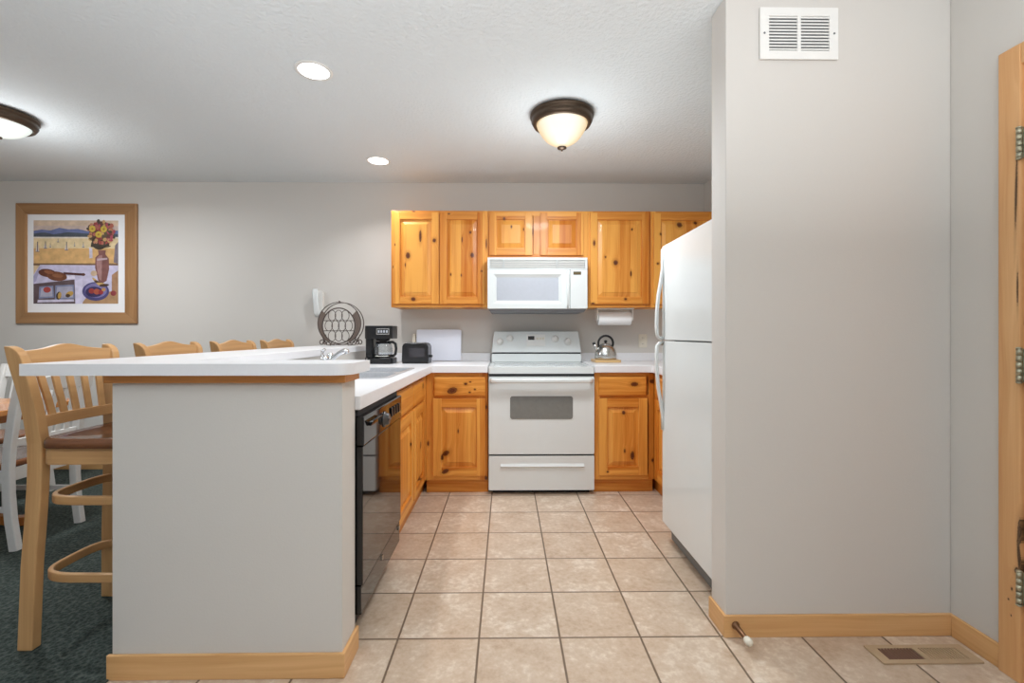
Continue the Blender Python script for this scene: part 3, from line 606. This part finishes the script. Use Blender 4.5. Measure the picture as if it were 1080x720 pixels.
# paper towels
g = thing('paper_towel_holder', 'white paper towel holder mounted below the right wall cabinet', 'paper towel holder', (.885, 3.76, UZ0))
b = B().box(.738, 1.034, 3.70, 3.82, UZ0-.010, UZ0-.0008)
b.build('mount_plate', M['white_matte'], g, bevel=.002)
for xa, xb in ((.738, .748), (1.024, 1.034)): B().poly(rrect(3.715, 3.805, UZ0-.10, UZ0-.0105, .02), [], xa, xb, map3=lambda a_, b_, c: (c, a_, b_)).build('arm', M['white_matte'], g, bevel=.002)
tag(B().lathe([(.018, .752), (.052, .752), (.054, .756), (.054, 1.016), (.052, 1.02), (.018, 1.02)], (0, 3.76, UZ0-.083), 40, 0, 'x', ring=True).build('paper_towel_roll', M['paper'], loc=(.885, 3.76, UZ0-.083)), 'white paper towel roll hanging below the right wall cabinet', 'paper towels')
# wine rack on the bar
RC = (-1.345, 3.80, 1.0535+.18)
g = thing('wine_rack', 'round bronze wire wine rack with scroll feet on bar end', 'wine rack', (RC[0], RC[1], 1.0535))
def circ(r, y, n=48, cx=0, cz=0, ry=None): return [(RC[0]+cx+r*math.cos(2*PI*i/n), y, RC[2]+cz+(ry or r)*math.sin(2*PI*i/n)) for i in range(n)]
b = B()
for yy in (3.715, 3.79):
    b.strip(circ(.172, yy), .005, .010, (0, 1, 0), True)
b.build('outer_hoop', M['rack'], g)
b = B()
b.tube(circ(.130, 3.70, cz=-.018, ry=.142), .005, 8, True, (0, 1, 0))
b.build('inner_hoop', M['rack'], g)
for sg in (-1, 1):
    o_, i_ = [], []
    for k in range(17):
        t_ = math.radians(-62+k*6.2); o_.append((sg*.170*math.cos(t_), .168*math.sin(t_))); i_.append((sg*.132*math.cos(t_), -.018+.144*math.sin(t_)))
    pl = o_+i_[::-1]
    B().poly([(RC[0]+x, RC[2]+z) for x, z in pl], [], -3.716, -3.712, map3=lambda a_, b_, c: (a_, -c, b_)).build('side_panel', M['mesh'], g)
for row, (n_, dz) in enumerate(((3, .064), (4, -.018), (3, -.100))):
    for k in range(n_):
        dx = (k-(n_-1)/2)*.053
        b = B()
        for yy in (3.70,): b.tube(circ(.030, yy, 24, dx, dz, .042), .0026, 6, True, (0, 1, 0))
        b.build('bottle_ring', M['rack'], g)
b = B()
for dz in (.023, -.059):
    hw = math.sqrt(max(.0, .128**2-(dz+.018)**2)); b.tube([(RC[0]-hw, 3.70, RC[2]+dz), (RC[0]+hw, 3.70, RC[2]+dz)], .003, 6)
b.build('cross_wire', M['rack'], g)
for sg in (-1, 1):
    for yy in (3.715, 3.79):
        pts = [(RC[0]+sg*.142, yy, RC[2]-.088), (RC[0]+sg*.128, yy, RC[2]-.125), (RC[0]+sg*.118, yy, RC[2]-.155)]
        for k in range(15):
            t_ = math.radians(180-k*28); rr = .026*(1-k/20)
            pts.append((RC[0]+sg*(.140+rr*math.cos(t_)), yy, RC[2]-.1535+rr*math.sin(t_)*(-1)*-1))
        b = B().tube(pts, .004, 8, False, (0, 1, 0))
        b.tube([(RC[0]+sg*.118, yy, RC[2]-.135), (RC[0]+sg*.10, yy, RC[2]-.172), (RC[0]+sg*.07, yy, RC[2]-.174), (RC[0]+sg*.062, yy, RC[2]-.150)], .004, 8, False, (0, 1, 0))
        b.build('scroll_foot', M['rack'], g)
B().tube([(RC[0], 3.715, RC[2]+.172), (RC[0], 3.79, RC[2]+.172)], .004, 8).lathe([(.003, .172), (.008, .178), (.003, .184)], (RC[0], 3.715, RC[2]), 12).build('top_bar', M['rack'], g)

# ------------------------------------------------------------------ things on the walls
def wall_outlet(label, xc, zc):
    g = thing('wall_outlet', label, 'outlet', (xc, WY-.0008, zc))
    B().poly(rrect(xc-.036, xc+.036, zc-.057, zc+.057, .006), [], -(WY-.001), -(WY-.006), map3=lambda a_, b_, c: (a_, -c, b_)).build('cover_plate', M['cream'], g, bevel=.002)
    for dz in (-.026, .026):
        o = B().poly(rrect(xc-.017, xc+.017, zc+dz-.014, zc+dz+.014, .008), [], -(WY-.0065), -(WY-.008), map3=lambda a_, b_, c: (a_, -c, b_)).build('socket', M['cream'], g)
        for dx in (-.006, .006): B().box(xc+dx-.001, xc+dx+.001, WY-.0085, WY-.0081, zc+dz-.004, zc+dz+.005).build('slot', M['dark_gap'], o)
wall_outlet('cream wall outlet beside the refrigerator handles', 1.172, 1.09)
wall_outlet('cream wall outlet behind the toaster', -.76, 1.095)
g = thing('wall_phone', 'white wall phone with handset left of the wine rack', 'phone', (-1.59, WY-.001, 1.41))
B().poly(rrect(-1.615, -1.553, 1.31, 1.515, .025), [], -(WY-.001), -(WY-.032), map3=lambda a_, b_, c: (a_, -c, b_)).build('cradle', M['white_matte'], g, bevel=.01, seg=3)
tl = .09
hs = [(-1.598-.0+math.sin(tl)*(k-4)*-.028, WY-.046-.012*math.sin(k/8*PI)*-1*(-1), 1.412+(k-4)*.029) for k in range(9)]
B().sweep(hs, rrect(-.024, .024, -.013, .013, .011, 4), up=(0, 1, 0), scale=[.8, 1.08, 1.05, .95, .9, .95, 1.05, 1.08, .8]).build('handset', M['white_app'], g)
# framed picture
g = thing('framed_picture', 'wood framed still life print of flowers on dining wall', 'picture', (-3.623, WY-.001, 1.744))
px0, px1, pz0, pz1 = -4.127, -3.119, 1.238, 2.25; fw = .093
mp = mapper('-y', WY-.001)
b = B()
def mitre(b, A, C, o_in, o_out, mi):
    """A: outer edge ends, C: inner edge ends"""
    b.hexa([mp(A[0][0], 0.0, A[0][1]), mp(A[1][0], 0., A[1][1]), mp(C[1][0], 0., C[1][1]), mp(C[0][0], 0., C[0][1]),
            mp(A[0][0], o_out, A[0][1]), mp(A[1][0], o_out, A[1][1]), mp(C[1][0], o_in, C[1][1]), mp(C[0][0], o_in, C[0][1])], mi)
O = [(px0, pz0), (px1, pz0), (px1, pz1), (px0, pz1)]; I = [(px0+fw, pz0+fw), (px1-fw, pz0+fw), (px1-fw, pz1-fw), (px0+fw, pz1-fw)]
for k in range(4): mitre(b, (O[k], O[(k+1) % 4]), (I[k], I[(k+1) % 4]), .028, .020, k % 2)
b.build('frame', [M['frame'], M['frame_v']], g, bevel=.003)
B().box(px0+fw-.005, px1-fw+.005, WY-.012, WY-.006, pz0+fw-.005, pz1-fw+.005).build('mat_board', M['mat'], g)
PC = {}
def pc(r_, g_, b_):
    m_ = (r_+g_+b_)/3; r_, g_, b_ = [int(c_*.8+m_*.2+d_) for c_, d_ in ((r_, -6), (g_, -9), (b_, 0))]
    k = 'print_%d_%d_%d' % (r_, g_, b_)
    if k not in PC: PC[k] = (len(PC), plain(k, (r_, g_, b_), .55, 0, .2, 0, .14, 22))
    return PC[k][0]
pb = B(); lay = [0]
PX0, PX1, PZ0, PZ1 = -3.984, -3.278, 1.405, 2.107
def pp(pts, col):
    lay[0] += 1; y = WY-.0122-lay[0]*.00004
    pb.add([(PX0+(PX1-PX0)*(u-65)/578, y, PZ1-(PZ1-PZ0)*(v-60)/566) for u, v in pts], [tuple(range(len(pts)))], pc(*col))
def pe(u, v, ru, rv, col, n=14, rot=0):
    c_, s_ = math.cos(rot), math.sin(rot)
    pp([(u+ru*math.cos(2*PI*i/n)*c_-rv*math.sin(2*PI*i/n)*s_, v+ru*math.cos(2*PI*i/n)*s_+rv*math.sin(2*PI*i/n)*c_) for i in range(n)], col)
def pr4(u0, u1, v0, v1, col): pp([(u0, v0), (u1, v0), (u1, v1), (u0, v1)], col)
pr4(65, 643, 60, 626, (226, 196, 140)); pr4(65, 643, 60, 100, (224, 200, 160)); pr4(65, 643, 96, 125, (214, 192, 170))
pp([(65, 130), (120, 122), (180, 128), (240, 110), (300, 120), (370, 118), (430, 132), (643, 128), (643, 172), (65, 172)], (112, 128, 168))
pp([(65, 150), (140, 142), (200, 155), (300, 140), (420, 148), (643, 152), (643, 172), (65, 172)], (88, 100, 100))
pr4(65, 643, 172, 182, (236, 226, 200)); pr4(65, 643, 182, 250, (238, 214, 150)); pr4(65, 643, 250, 360, (232, 184, 104))
for u, v, h, wd in ((92, 270, 65, 14), (146, 248, 45, 12), (232, 205, 20, 6), (290, 260, 55, 12), (345, 232, 26, 5), (405, 240, 34, 8), (180, 240, 25, 5)):
    pp([(u-wd, v), (u, v-h), (u+wd*.8, v)], (226, 214, 190)); pr4(u-wd*.2, u+wd*.25, v-h, v, (110, 104, 110)); pr4(u-wd, u+wd, v, v+4, (100, 100, 120))
pp([(445, 240), (466, 250), (468, 315), (446, 318)], (212, 208, 214)); pp([(612, 345), (622, 230), (643, 205), (643, 355)], (140, 130, 130))
pr4(65, 643, 352, 366, (140, 110, 70)); pp([(65, 626), (65, 430), (110, 362), (643, 366), (643, 626)], (206, 202, 222))
pp([(65, 490), (65, 440), (105, 372), (112, 380), (84, 470)], (176, 172, 200)); pp([(65, 626), (65, 492), (345, 462), (350, 626)], (108, 92, 84))
pp([(598, 626), (600, 430), (643, 400), (643, 626)], (184, 140, 92)); pp([(395, 626), (420, 590), (600, 540), (643, 560), (643, 626)], (190, 150, 96)); pp([(350, 626), (350, 470), (400, 455), (400, 626)], (218, 214, 232))
pe(160, 418, 62, 28, (120, 72, 46), 16, .12); pe(225, 440, 70, 32, (134, 84, 48), 18, .1); pe(170, 412, 34, 12, (168, 104, 62), 12, .2); pe(230, 436, 40, 13, (160, 104, 60), 12, .1)
pp([(270, 412), (400, 420), (418, 424), (400, 436), (272, 428)], (96, 62, 50)); pe(405, 428, 14, 10, (110, 72, 56)); pp([(292, 438), (345, 432), (350, 456), (296, 458)], (232, 230, 240))
for u0, u1, v0, v1 in ((105, 200, 510, 585), (214, 340, 502, 592)):
    pp([(u0, v0), (u1, v0-6), (u1+6, v1), (u0-4, v1+8)], (132, 142, 168)); pp([(u0+12, v0+10), (u1-8, v0+6), (u1-4, v1-8), (u0+6, v1-4)], (176, 178, 190))
pp([(95, 600), (340, 596), (344, 612), (92, 618)], (210, 206, 220))
pe(158, 532, 26, 20, (188, 76, 60)); pe(238, 572, 18, 28, (84, 70, 52), 14, .2); pe(244, 570, 12, 22, (214, 170, 70), 14, .2); pe(312, 560, 28, 17, (210, 166, 66), 14, -.4); pe(300, 572, 16, 12, (96, 76, 50))
pe(490, 542, 92, 64, (86, 84, 130), 24); pe(492, 536, 76, 50, (128, 124, 170), 24); pe(480, 546, 60, 36, (70, 64, 96), 20)
pp([(506, 262), (560, 262), (556, 290), (580, 320), (582, 390), (565, 470), (530, 492), (508, 470), (486, 380), (488, 312), (510, 292)], (146, 98, 82))
pp([(512, 300), (535, 296), (530, 470), (514, 460), (496, 376), (496, 318)], (182, 136, 122)); pp([(500, 320), (570, 314), (570, 326), (500, 334)], (206, 180, 176))
for k in range(4): pe(500+k*16, 480+k*7, 46-k*4, 10, ((214, 176, 92), (92, 72, 50))[k % 2], 14, .75-.28*k)
for u, v, r_, c_ in ((462, 540, 20, (178, 70, 56)), (498, 544, 22, (196, 96, 60)), (526, 548, 18, (170, 62, 54)), (478, 420, 22, (216, 186, 140)), (612, 555, 20, (160, 72, 64)), (545, 530, 14, (206, 150, 80))): pe(u, v, r_, r_*.9, c_)
rnd = random.Random(3)
pe(530, 150, 84, 84, (120, 84, 66), 22); pe(515, 210, 50, 50, (92, 82, 58), 18)
for k in range(70):
    t_ = rnd.uniform(0, 2*PI); q = math.sqrt(rnd.random()); u, v = 530+96*q*math.cos(t_), 148+88*q*math.sin(t_)
    pe(u, v, rnd.uniform(8, 17), rnd.uniform(8, 17), rnd.choice([(178, 84, 66), (196, 112, 84), (150, 74, 66), (206, 140, 96), (110, 100, 66), (196, 90, 96), (214, 170, 96), (96, 90, 66)]), 9)
for u, v in ((512, 156), (470, 118), (548, 120)): pe(u, v, 22, 22, (226, 196, 62)); pe(u, v, 7, 7, (190, 140, 50))
for k in range(16):
    u = rnd.uniform(455, 600); pp([(528, 250), (u, rnd.uniform(205, 240)), (u+5, rnd.uniform(205, 240))], (84, 80, 60))
pb.build('print', [m for i, m in sorted(PC.values(), key=lambda q: q[0])], g)
# wall vent
g = thing('wall_vent', 'white metal wall vent high on the partition wall', 'vent', (1.1125, 1.7375, 2.29))
vx0, vx1, vz0, vz1 = .963, 1.262, 2.193, 2.389; mp = mapper('-y', 1.7375)
b = B().poly(rrect(vx0, vx1, vz0, vz1, .003), [[(vx0+.034, vz0+.032), (vx0+.143, vz0+.032), (vx0+.143, vz1-.032), (vx0+.034, vz1-.032)], [(vx0+.156, vz0+.032), (vx1-.034, vz0+.032), (vx1-.034, vz1-.032), (vx0+.156, vz1-.032)]], .003, .009, map3=lambda a_, b_, c: mp(a_, c, b_))
b.build('frame', M['white_matte'], g, bevel=.0015)
b = B(); pbox(b, mp, vx0+.02, vx1-.02, .0002, .0025, vz0+.02, vz1-.02); b.build('backing', M['grey_seam'], g)
for a_, c_ in ((vx0+.0345, vx0+.1425), (vx0+.1565, vx1-.0345)):
    for k in range(11):
        z = vz0+.0345+k*.01195
        B().hexa([mp(a_, .0032, z+.006), mp(c_, .0032, z+.006), mp(c_, .009, z), mp(a_, .009, z), mp(a_, .0032, z+.0095), mp(c_, .0032, z+.0095), mp(c_, .009, z+.0055), mp(a_, .009, z+.0055)]).build('louvre', M['white_matte'], g)
for xx in (vx0+.016, vx1-.016): B().lathe([(.004, -.0105), (.004, -.0092)], (xx, 1.7375, (vz0+vz1)/2), 12, 0, 'y').build('screw', M['grey_seam'], g)
# floor register
g = thing('floor_register', 'tan metal floor register in tile near the door', 'floor vent', (1.49, 1.63, .0005))
rx0, rx1, ry0, ry1 = 1.312, 1.668, 1.578, 1.672
b = B().poly(rrect(rx0, rx1, ry0, ry1, .004), [[(rx0+.035, ry0+.018), (rx0+.165, ry0+.018), (rx0+.165, ry1-.018), (rx0+.035, ry1-.018)], [(rx0+.185, ry0+.018), (rx1-.035, ry0+.018), (rx1-.035, ry1-.018), (rx0+.185, ry1-.018)]], .0008, .0065)
b.build('frame', M['reg'], g, bevel=.002)
B().box(rx0+.03, rx0+.17, ry0+.015, ry1-.015, .0004, .0007).build('dark_duct', plain('dark_duct', (36, 20, 18), .7), g)
B().box(rx0+.18, rx1-.03, ry0+.015, ry1-.015, .0004, .003).build('closed_damper', M['reg'], g)
for k in range(11):
    x = rx0+.04+k*.0115; B().hexa([(x, ry0+.018, .001), (x+.002, ry0+.018, .001), (x+.002, ry1-.018, .001), (x, ry1-.018, .001), (x+.003, ry0+.018, .0062), (x+.005, ry0+.018, .0062), (x+.005, ry1-.018, .0062), (x+.003, ry1-.018, .0062)]).build('fin', plain('dark_fin', (124, 92, 76), .5) if k == 0 else bpy.data.materials['dark_fin'], g)
for k in range(11):
    x = rx0+.19+k*.0115; B().box(x, x+.004, ry0+.018, ry1-.018, .0032, .006).build('fin', M['reg'], g)
# door stop
g = thing('door_stop', 'brass rigid door stop screwed to the partition baseboard', 'door stop', (.868, 1.7258, .047))
B().lathe([(.016, 1.7255), (.014, 1.721), (.010, 1.717), (.009, 1.655), (.008, 1.65)], (.868, 0, .047), 18, 0, 'y').build('rod', plain('brown_bronze', (126, 92, 66), .35, .7), g)
B().lathe([(.011, 1.6495), (.014, 1.645), (.014, 1.628), (.010, 1.622), (.001, 1.621)], (.868, 0, .047), 18, 0, 'y').build('tip', M['cream'], g)

# ------------------------------------------------------------------ ceiling lamps
def dome(label, x, y, drop, bowl, power, col, rad=.185):
    g = thing('ceiling_light', label, 'ceiling light', (x, y, CZ-.0005))
    z = CZ-.0008
    B().lathe([(.02, z), (rad-.012, z), (rad, z-.006), (rad+.001, z-.02), (rad-.006, z-.026), (rad-.010, z-.036), (rad-.006, z-.044), (rad-.018, z-.066), (rad-.028, z-.07), (rad-.034, z-.064), (rad-.034, z-.03)], (x, y, 0), 56).build('rim', M['bronze'], g)
    r0 = rad-.036; pf = []; zt = z-.062; zb = z-drop
    for k in range(13):
        t_ = k/12*PI/2; h_ = k/12; pf.append((max(.001, r0*(1-.55*h_**1.3-.45*h_**6)), zt-(zt-zb)*h_))
    bw = B().lathe(pf, (x, y, 0), 48).build('glass_bowl', bowl, g)
    B().lathe([(.001, zb-.0005), (.027, zb-.001), (.027, zb-.007), (.014, zb-.012), (.006, zb-.016), (.007, zb-.021), (.001, zb-.024)], (x, y, 0), 20).build('finial', M['bronze'], g)
    ld = bpy.data.lights.new('lamp_glow', 'AREA'); ld.shape = 'DISK'; ld.size = .28; ld.energy = power; ld.color = col
    lo = bpy.data.objects.new('lamp_glow', ld); COL.objects.link(lo); lo.parent = g; lo.location = (0, 0, -drop-.03)
    ld = bpy.data.lights.new('lamp_spill', 'POINT'); ld.energy = power*.42; ld.color = col; ld.shadow_soft_size = .12
    lo = bpy.data.objects.new('lamp_spill', ld); COL.objects.link(lo); lo.parent = g; lo.location = (0, 0, -drop-.26)
dome('bronze flush dome ceiling light with warm bowl above the kitchen', .326, 2.687, .196, M['bowl_warm'], KITCHEN_DOME_W, (.93, .985, 1.03))
dome('bronze flush dome ceiling light cut off at left edge', -2.985, 2.72, .135, M['bowl_cool'], DINING_DOME_W, (.94, .985, 1.02))
def can(label, x, y):
    g = thing('recessed_light', label, 'recessed light', (x, y, CZ-.0005))
    z = CZ-.0008
    B().lathe([(.072, z), (.088, z), (.088, z-.004), (.072, z-.006)], (x, y, 0), 40, ring=True).build('trim_ring', M['white_matte'], g)
    B().lathe([(.001, z-.002), (.0715, z-.002), (.0715, z-.0045), (.001, z-.0055)], (x, y, 0), 40).build('lens', M['can_lens'], g)
    ld = bpy.data.lights.new('lamp_beam', 'AREA'); ld.shape = 'DISK'; ld.size = .13; ld.spread = math.radians(120); ld.energy = CAN_W; ld.color = (.97, .98, 1)
    lo = bpy.data.objects.new('lamp_beam', ld); COL.objects.link(lo); lo.parent = g; lo.location = (0, 0, -.012)
can('bright recessed ceiling light nearer the camera above the bar', -.942, 2.258)
can('bright recessed ceiling light near the wall by the cabinets', -.952, 3.424)

# ------------------------------------------------------------------ stools (rear at -x, facing +x)
def make_stool():
    """built around its own base point at the world origin, facing +x"""
    g = thing('bar_stool', '', 'bar stool', (0, 0, 0), 'bar stools along the bar')
    prof = [(-.238, 0), (-.232, .30), (-.222, .50), (-.217, .66), (-.218, .745), (-.226, .845), (-.240, .95), (-.258, 1.075)]
    def hy(z):
        K = [(0, .172), (.3, .166), (.6, .158), (.75, .158), (.9, .170), (1.1, .198)]
        for (a0, b0), (a1, b1) in zip(K, K[1:]):
            if z <= a1: return b0+(b1-b0)*(z-a0)/(a1-a0)
        return K[-1][1]
    for s in (-1, 1):
        lf, rt = [], []
        for i in range(len(prof)-1):
            for k in range(4):
                t = k/4; t = t*t*(3-2*t)*.3+t*.7; p0, p1 = prof[i], prof[i+1]; x = p0[0]+(p1[0]-p0[0])*t; z = p0[1]+(p1[1]-p0[1])*t
                lf.append((x-.027, z)); rt.append((x+.027, z))
        side = rt+[(-.232, 1.066), (-.240, 1.080), (-.253, 1.092), (-.270, 1.100), (-.285, 1.101)]+lf[::-1]
        B().poly(side, [], -.0175, .0175, map3=lambda a_, b_, c: (a_, s*hy(b_)+c, b_)).build('leg', M['maple_v'], g, bevel=.004)
        fp = [(.215, s*.176, 0), (.205, s*.171, .35), (.195, s*.166, .672)]
        B().sweep(fp, rrect(-.019, .019, -.0175, .0175, .006, 2), up=(0, 1, 0), sm=False).build('leg', M['maple_v'], g, bevel=.002)
    # seat: saddle shaped slab
    n, m = 16, 12; top = []; o = []
    def outline(k):
        t = k/40*2*PI; c, s_ = math.cos(t), math.sin(t); e = .28
        return (.020+.212*math.copysign(abs(c)**e, c), .205*math.copysign(abs(s_)**e, s_))
    b = B(); rings = []
    for q, zz in ((1.0, .733), (1.0, .757), (.97, .768)): rings.append([(.025+(outline(k)[0]-.025)*q, outline(k)[1]*q, zz) for k in range(40)])
    for q in (.85, .65, .4, .15):
        rings.append([(.025+(outline(k)[0]-.025)*q, outline(k)[1]*q, .768-.014*(1-((q-.15)/.85)**2)+.006*max(0, 1-abs(outline(k)[1]*q)/.06)*(outline(k)[0]*q > 0)) for k in range(40)])
    b.loops(rings); b.build('seat', M['cherry'], g)
    b = B()
    O = rrect(-.188, .218, -.192, .192, .05, 4); I = rrect(-.166, .196, -.170, .170, .035, 4)
    b.poly(O, [I], .672, .7325); b.build('apron', M['maple'], g, bevel=.002)
    for z, ex in ((.245, .0), (.53, -.02)):
        x0, x1 = (-.222 if z > .4 else -.240), .205; pts = arc(0, 0, 1, 90, 270, 22); pts = [(-.03-(-.03-x0)*abs(px_)**.55, math.copysign(abs(py_)**.55, py_)*.152) for px_, py_ in pts]+[(x1-.05, -.156), (x1-.015, -.14), (x1, -.10), (x1, .10), (x1-.015, .14), (x1-.05, .156)]
        B().sweep([(x, y, z) for x, y in pts], rrect(-.0085, .0085, -.017, .017, .005, 2), closed=True, sm=False).build('footrest_ring', M['maple'], g)
    # crest rail with a wavy top
    b = B(); L = []
    for k in range(25):
        y = -.183+.366*k/24; t = y/.183
        zt = 1.086+.020*math.exp(-(t/.42)**2)-.004*t*t; zb = 1.005
        bow = -.020*(1-t*t)
        L.append([(-.252+bow+.010, y, zt), (-.252+bow-.010, y, zt), (-.243+bow-.010, y, zb), (-.243+bow+.010, y, zb)])
    b.loops(L, 0, False); b.build('crest_rail', M['maple'], g, bevel=.003)
    b = B(); L = []
    for k in range(13):
        y = -.148+.296*k/12; t = y/.148; bow = -.016*(1-t*t)
        L.append([(-.212+bow+.009, y, .842), (-.212+bow-.009, y, .842), (-.208+bow-.009, y, .80), (-.208+bow+.009, y, .80)])
    b.loops(L, 0, False); b.build('lower_rail', M['maple'], g, bevel=.002)
    for k in range(5):
        y = (k-2)*.062; bow = -.018*(1-(y/.18)**2)
        pts = [(-.208+bow, y*.86, .838), (-.220+bow, y*.90, .90), (-.232+bow, y*.95, .955), (-.241+bow, y, 1.008)]
        B().strip(pts, .010, .026, up=(0, 1, 0)).build('slat', M['maple_v'], g, bevel=.002)
    return g
SX = -1.50
st = make_stool(); st.location = (SX, 1.865, 0.006); st['label'] = 'maple bar stool nearest the camera at the bar end'
for k, lb in enumerate(('maple bar stool second from the camera along the bar', 'maple bar stool third from the camera along the bar', 'maple bar stool farthest from the camera near the back wall')):
    dup(st, (SX, 1.865+.5635*(k+1), .006), 0, lb)

# ------------------------------------------------------------------ dining set
def make_chair():
    g = thing('dining_chair', '', 'dining chair', (0, 0, 0), 'white dining chairs around the table')
    prof = [(-.238, 0), (-.215, .16), (-.205, .30), (-.205, .44), (-.215, .56), (-.245, .75), (-.285, .92)]
    for s in (-1, 1):
        pts = [(x, s*(.182+.012*z), z) for x, z in prof]
        B().sweep(pts, rrect(-.023, .023, -.017, .017, .005, 2), up=(0, 1, 0), sm=False).build('leg', M['white_wood'], g, bevel=.002)
        B().sweep([(.20, s*.18, 0), (.195, s*.18, .40)], rrect(-.019, .019, -.019, .019, .005, 2), up=(0, 1, 0), sm=False, scale=[.8, 1]).build('leg', M['white_wood'], g, bevel=.002)
        B().box(-.19, .18, s*.18-.009, s*.18+.009, .20, .228).build('stretcher', M['white_wood'], g, bevel=.002)
    b = B(); rings = []
    O = rrect(-.185, .235, -.215, .215, .05, 5)
    for q, z in ((.97, .425), (1, .433), (1, .452), (.975, .460), (.8, .455), (.5, .450), (.1, .449)): rings.append([(.02+(x-.02)*q, y*q, z) for x, y in O])
    b.loops(rings); b.build('seat', M['cherry'], g)
    B().poly(rrect(-.185, .21, -.195, .195, .03, 3), [rrect(-.165, .19, -.175, .175, .02, 3)], .355, .4245).build('apron', M['white_wood'], g, bevel=.002)
    b = B(); L = []
    for k in range(17):
        y = -.172+.344*k/16; t = y/.172; zt = .900+.018*math.exp(-(t/.5)**2); bow = -.016*(1-t*t)
        L.append([(-.279+bow+.009, y, zt), (-.279+bow-.009, y, zt), (-.262+bow-.009, y, .83), (-.262+bow+.009, y, .83)])
    b.loops(L, 0, False); b.build('crest_rail', M['white_wood'], g, bevel=.003)
    B().box(-.232, -.214, -.168, .168, .545, .585).build('lower_rail', M['white_wood'], g, bevel=.002)
    for k in range(5):
        y = (k-2)*.058; B().strip([(-.224, y*.92, .582), (-.245, y*.95, .70), (-.266-.010, y, .835)], .010, .028, up=(0, 1, 0)).build('slat', M['white_wood'], g, bevel=.002)
    return g
ch = make_chair(); ch.location = (-2.83, 2.64, .006); ch.rotation_euler = (0, 0, PI)
ch['label'] = 'white dining chair with brown seat tucked under near table side'
dup(ch, (-3.51, 3.16, .006), -PI/2, 'white dining chair at the far end of the table by the wall')
g = thing('dining_table', 'oak dining table at left edge behind the stools', 'table', (-3.2, 2.45, .006))
B().poly(rrect(-3.72, -2.70, 1.95, 2.98, .10, 6), [], .708, .738).build('tabletop', M['table'], g, bevel=.006, seg=3)
B().poly(rrect(-3.60, -2.82, 2.08, 2.86, .02, 2), [rrect(-3.58, -2.84, 2.10, 2.84, .01, 2)], .65, .7075).build('apron', M['table'], g, bevel=.002)
B().lathe([(.09, .10), (.10, .14), (.06, .2), (.055, .3), (.08, .42), (.075, .5), (.05, .56), (.09, .62), (.11, .6495)], (-3.2, 2.47, 0), 28).build('pedestal', M['table'], g)
for k in range(4):
    t = k*PI/2+PI/4; dx, dy = math.cos(t), math.sin(t)
    B().strip([(-3.2+dx*.07, 2.47+dy*.07, .17), (-3.2+dx*.22, 2.47+dy*.22, .13), (-3.2+dx*.40, 2.47+dy*.40, .045), (-3.2+dx*.46, 2.47+dy*.46, .032)], .06, .05).build('foot', M['table'], g, bevel=.004)

for o in bpy.data.objects:
    if '_o' in o: del o['_o']
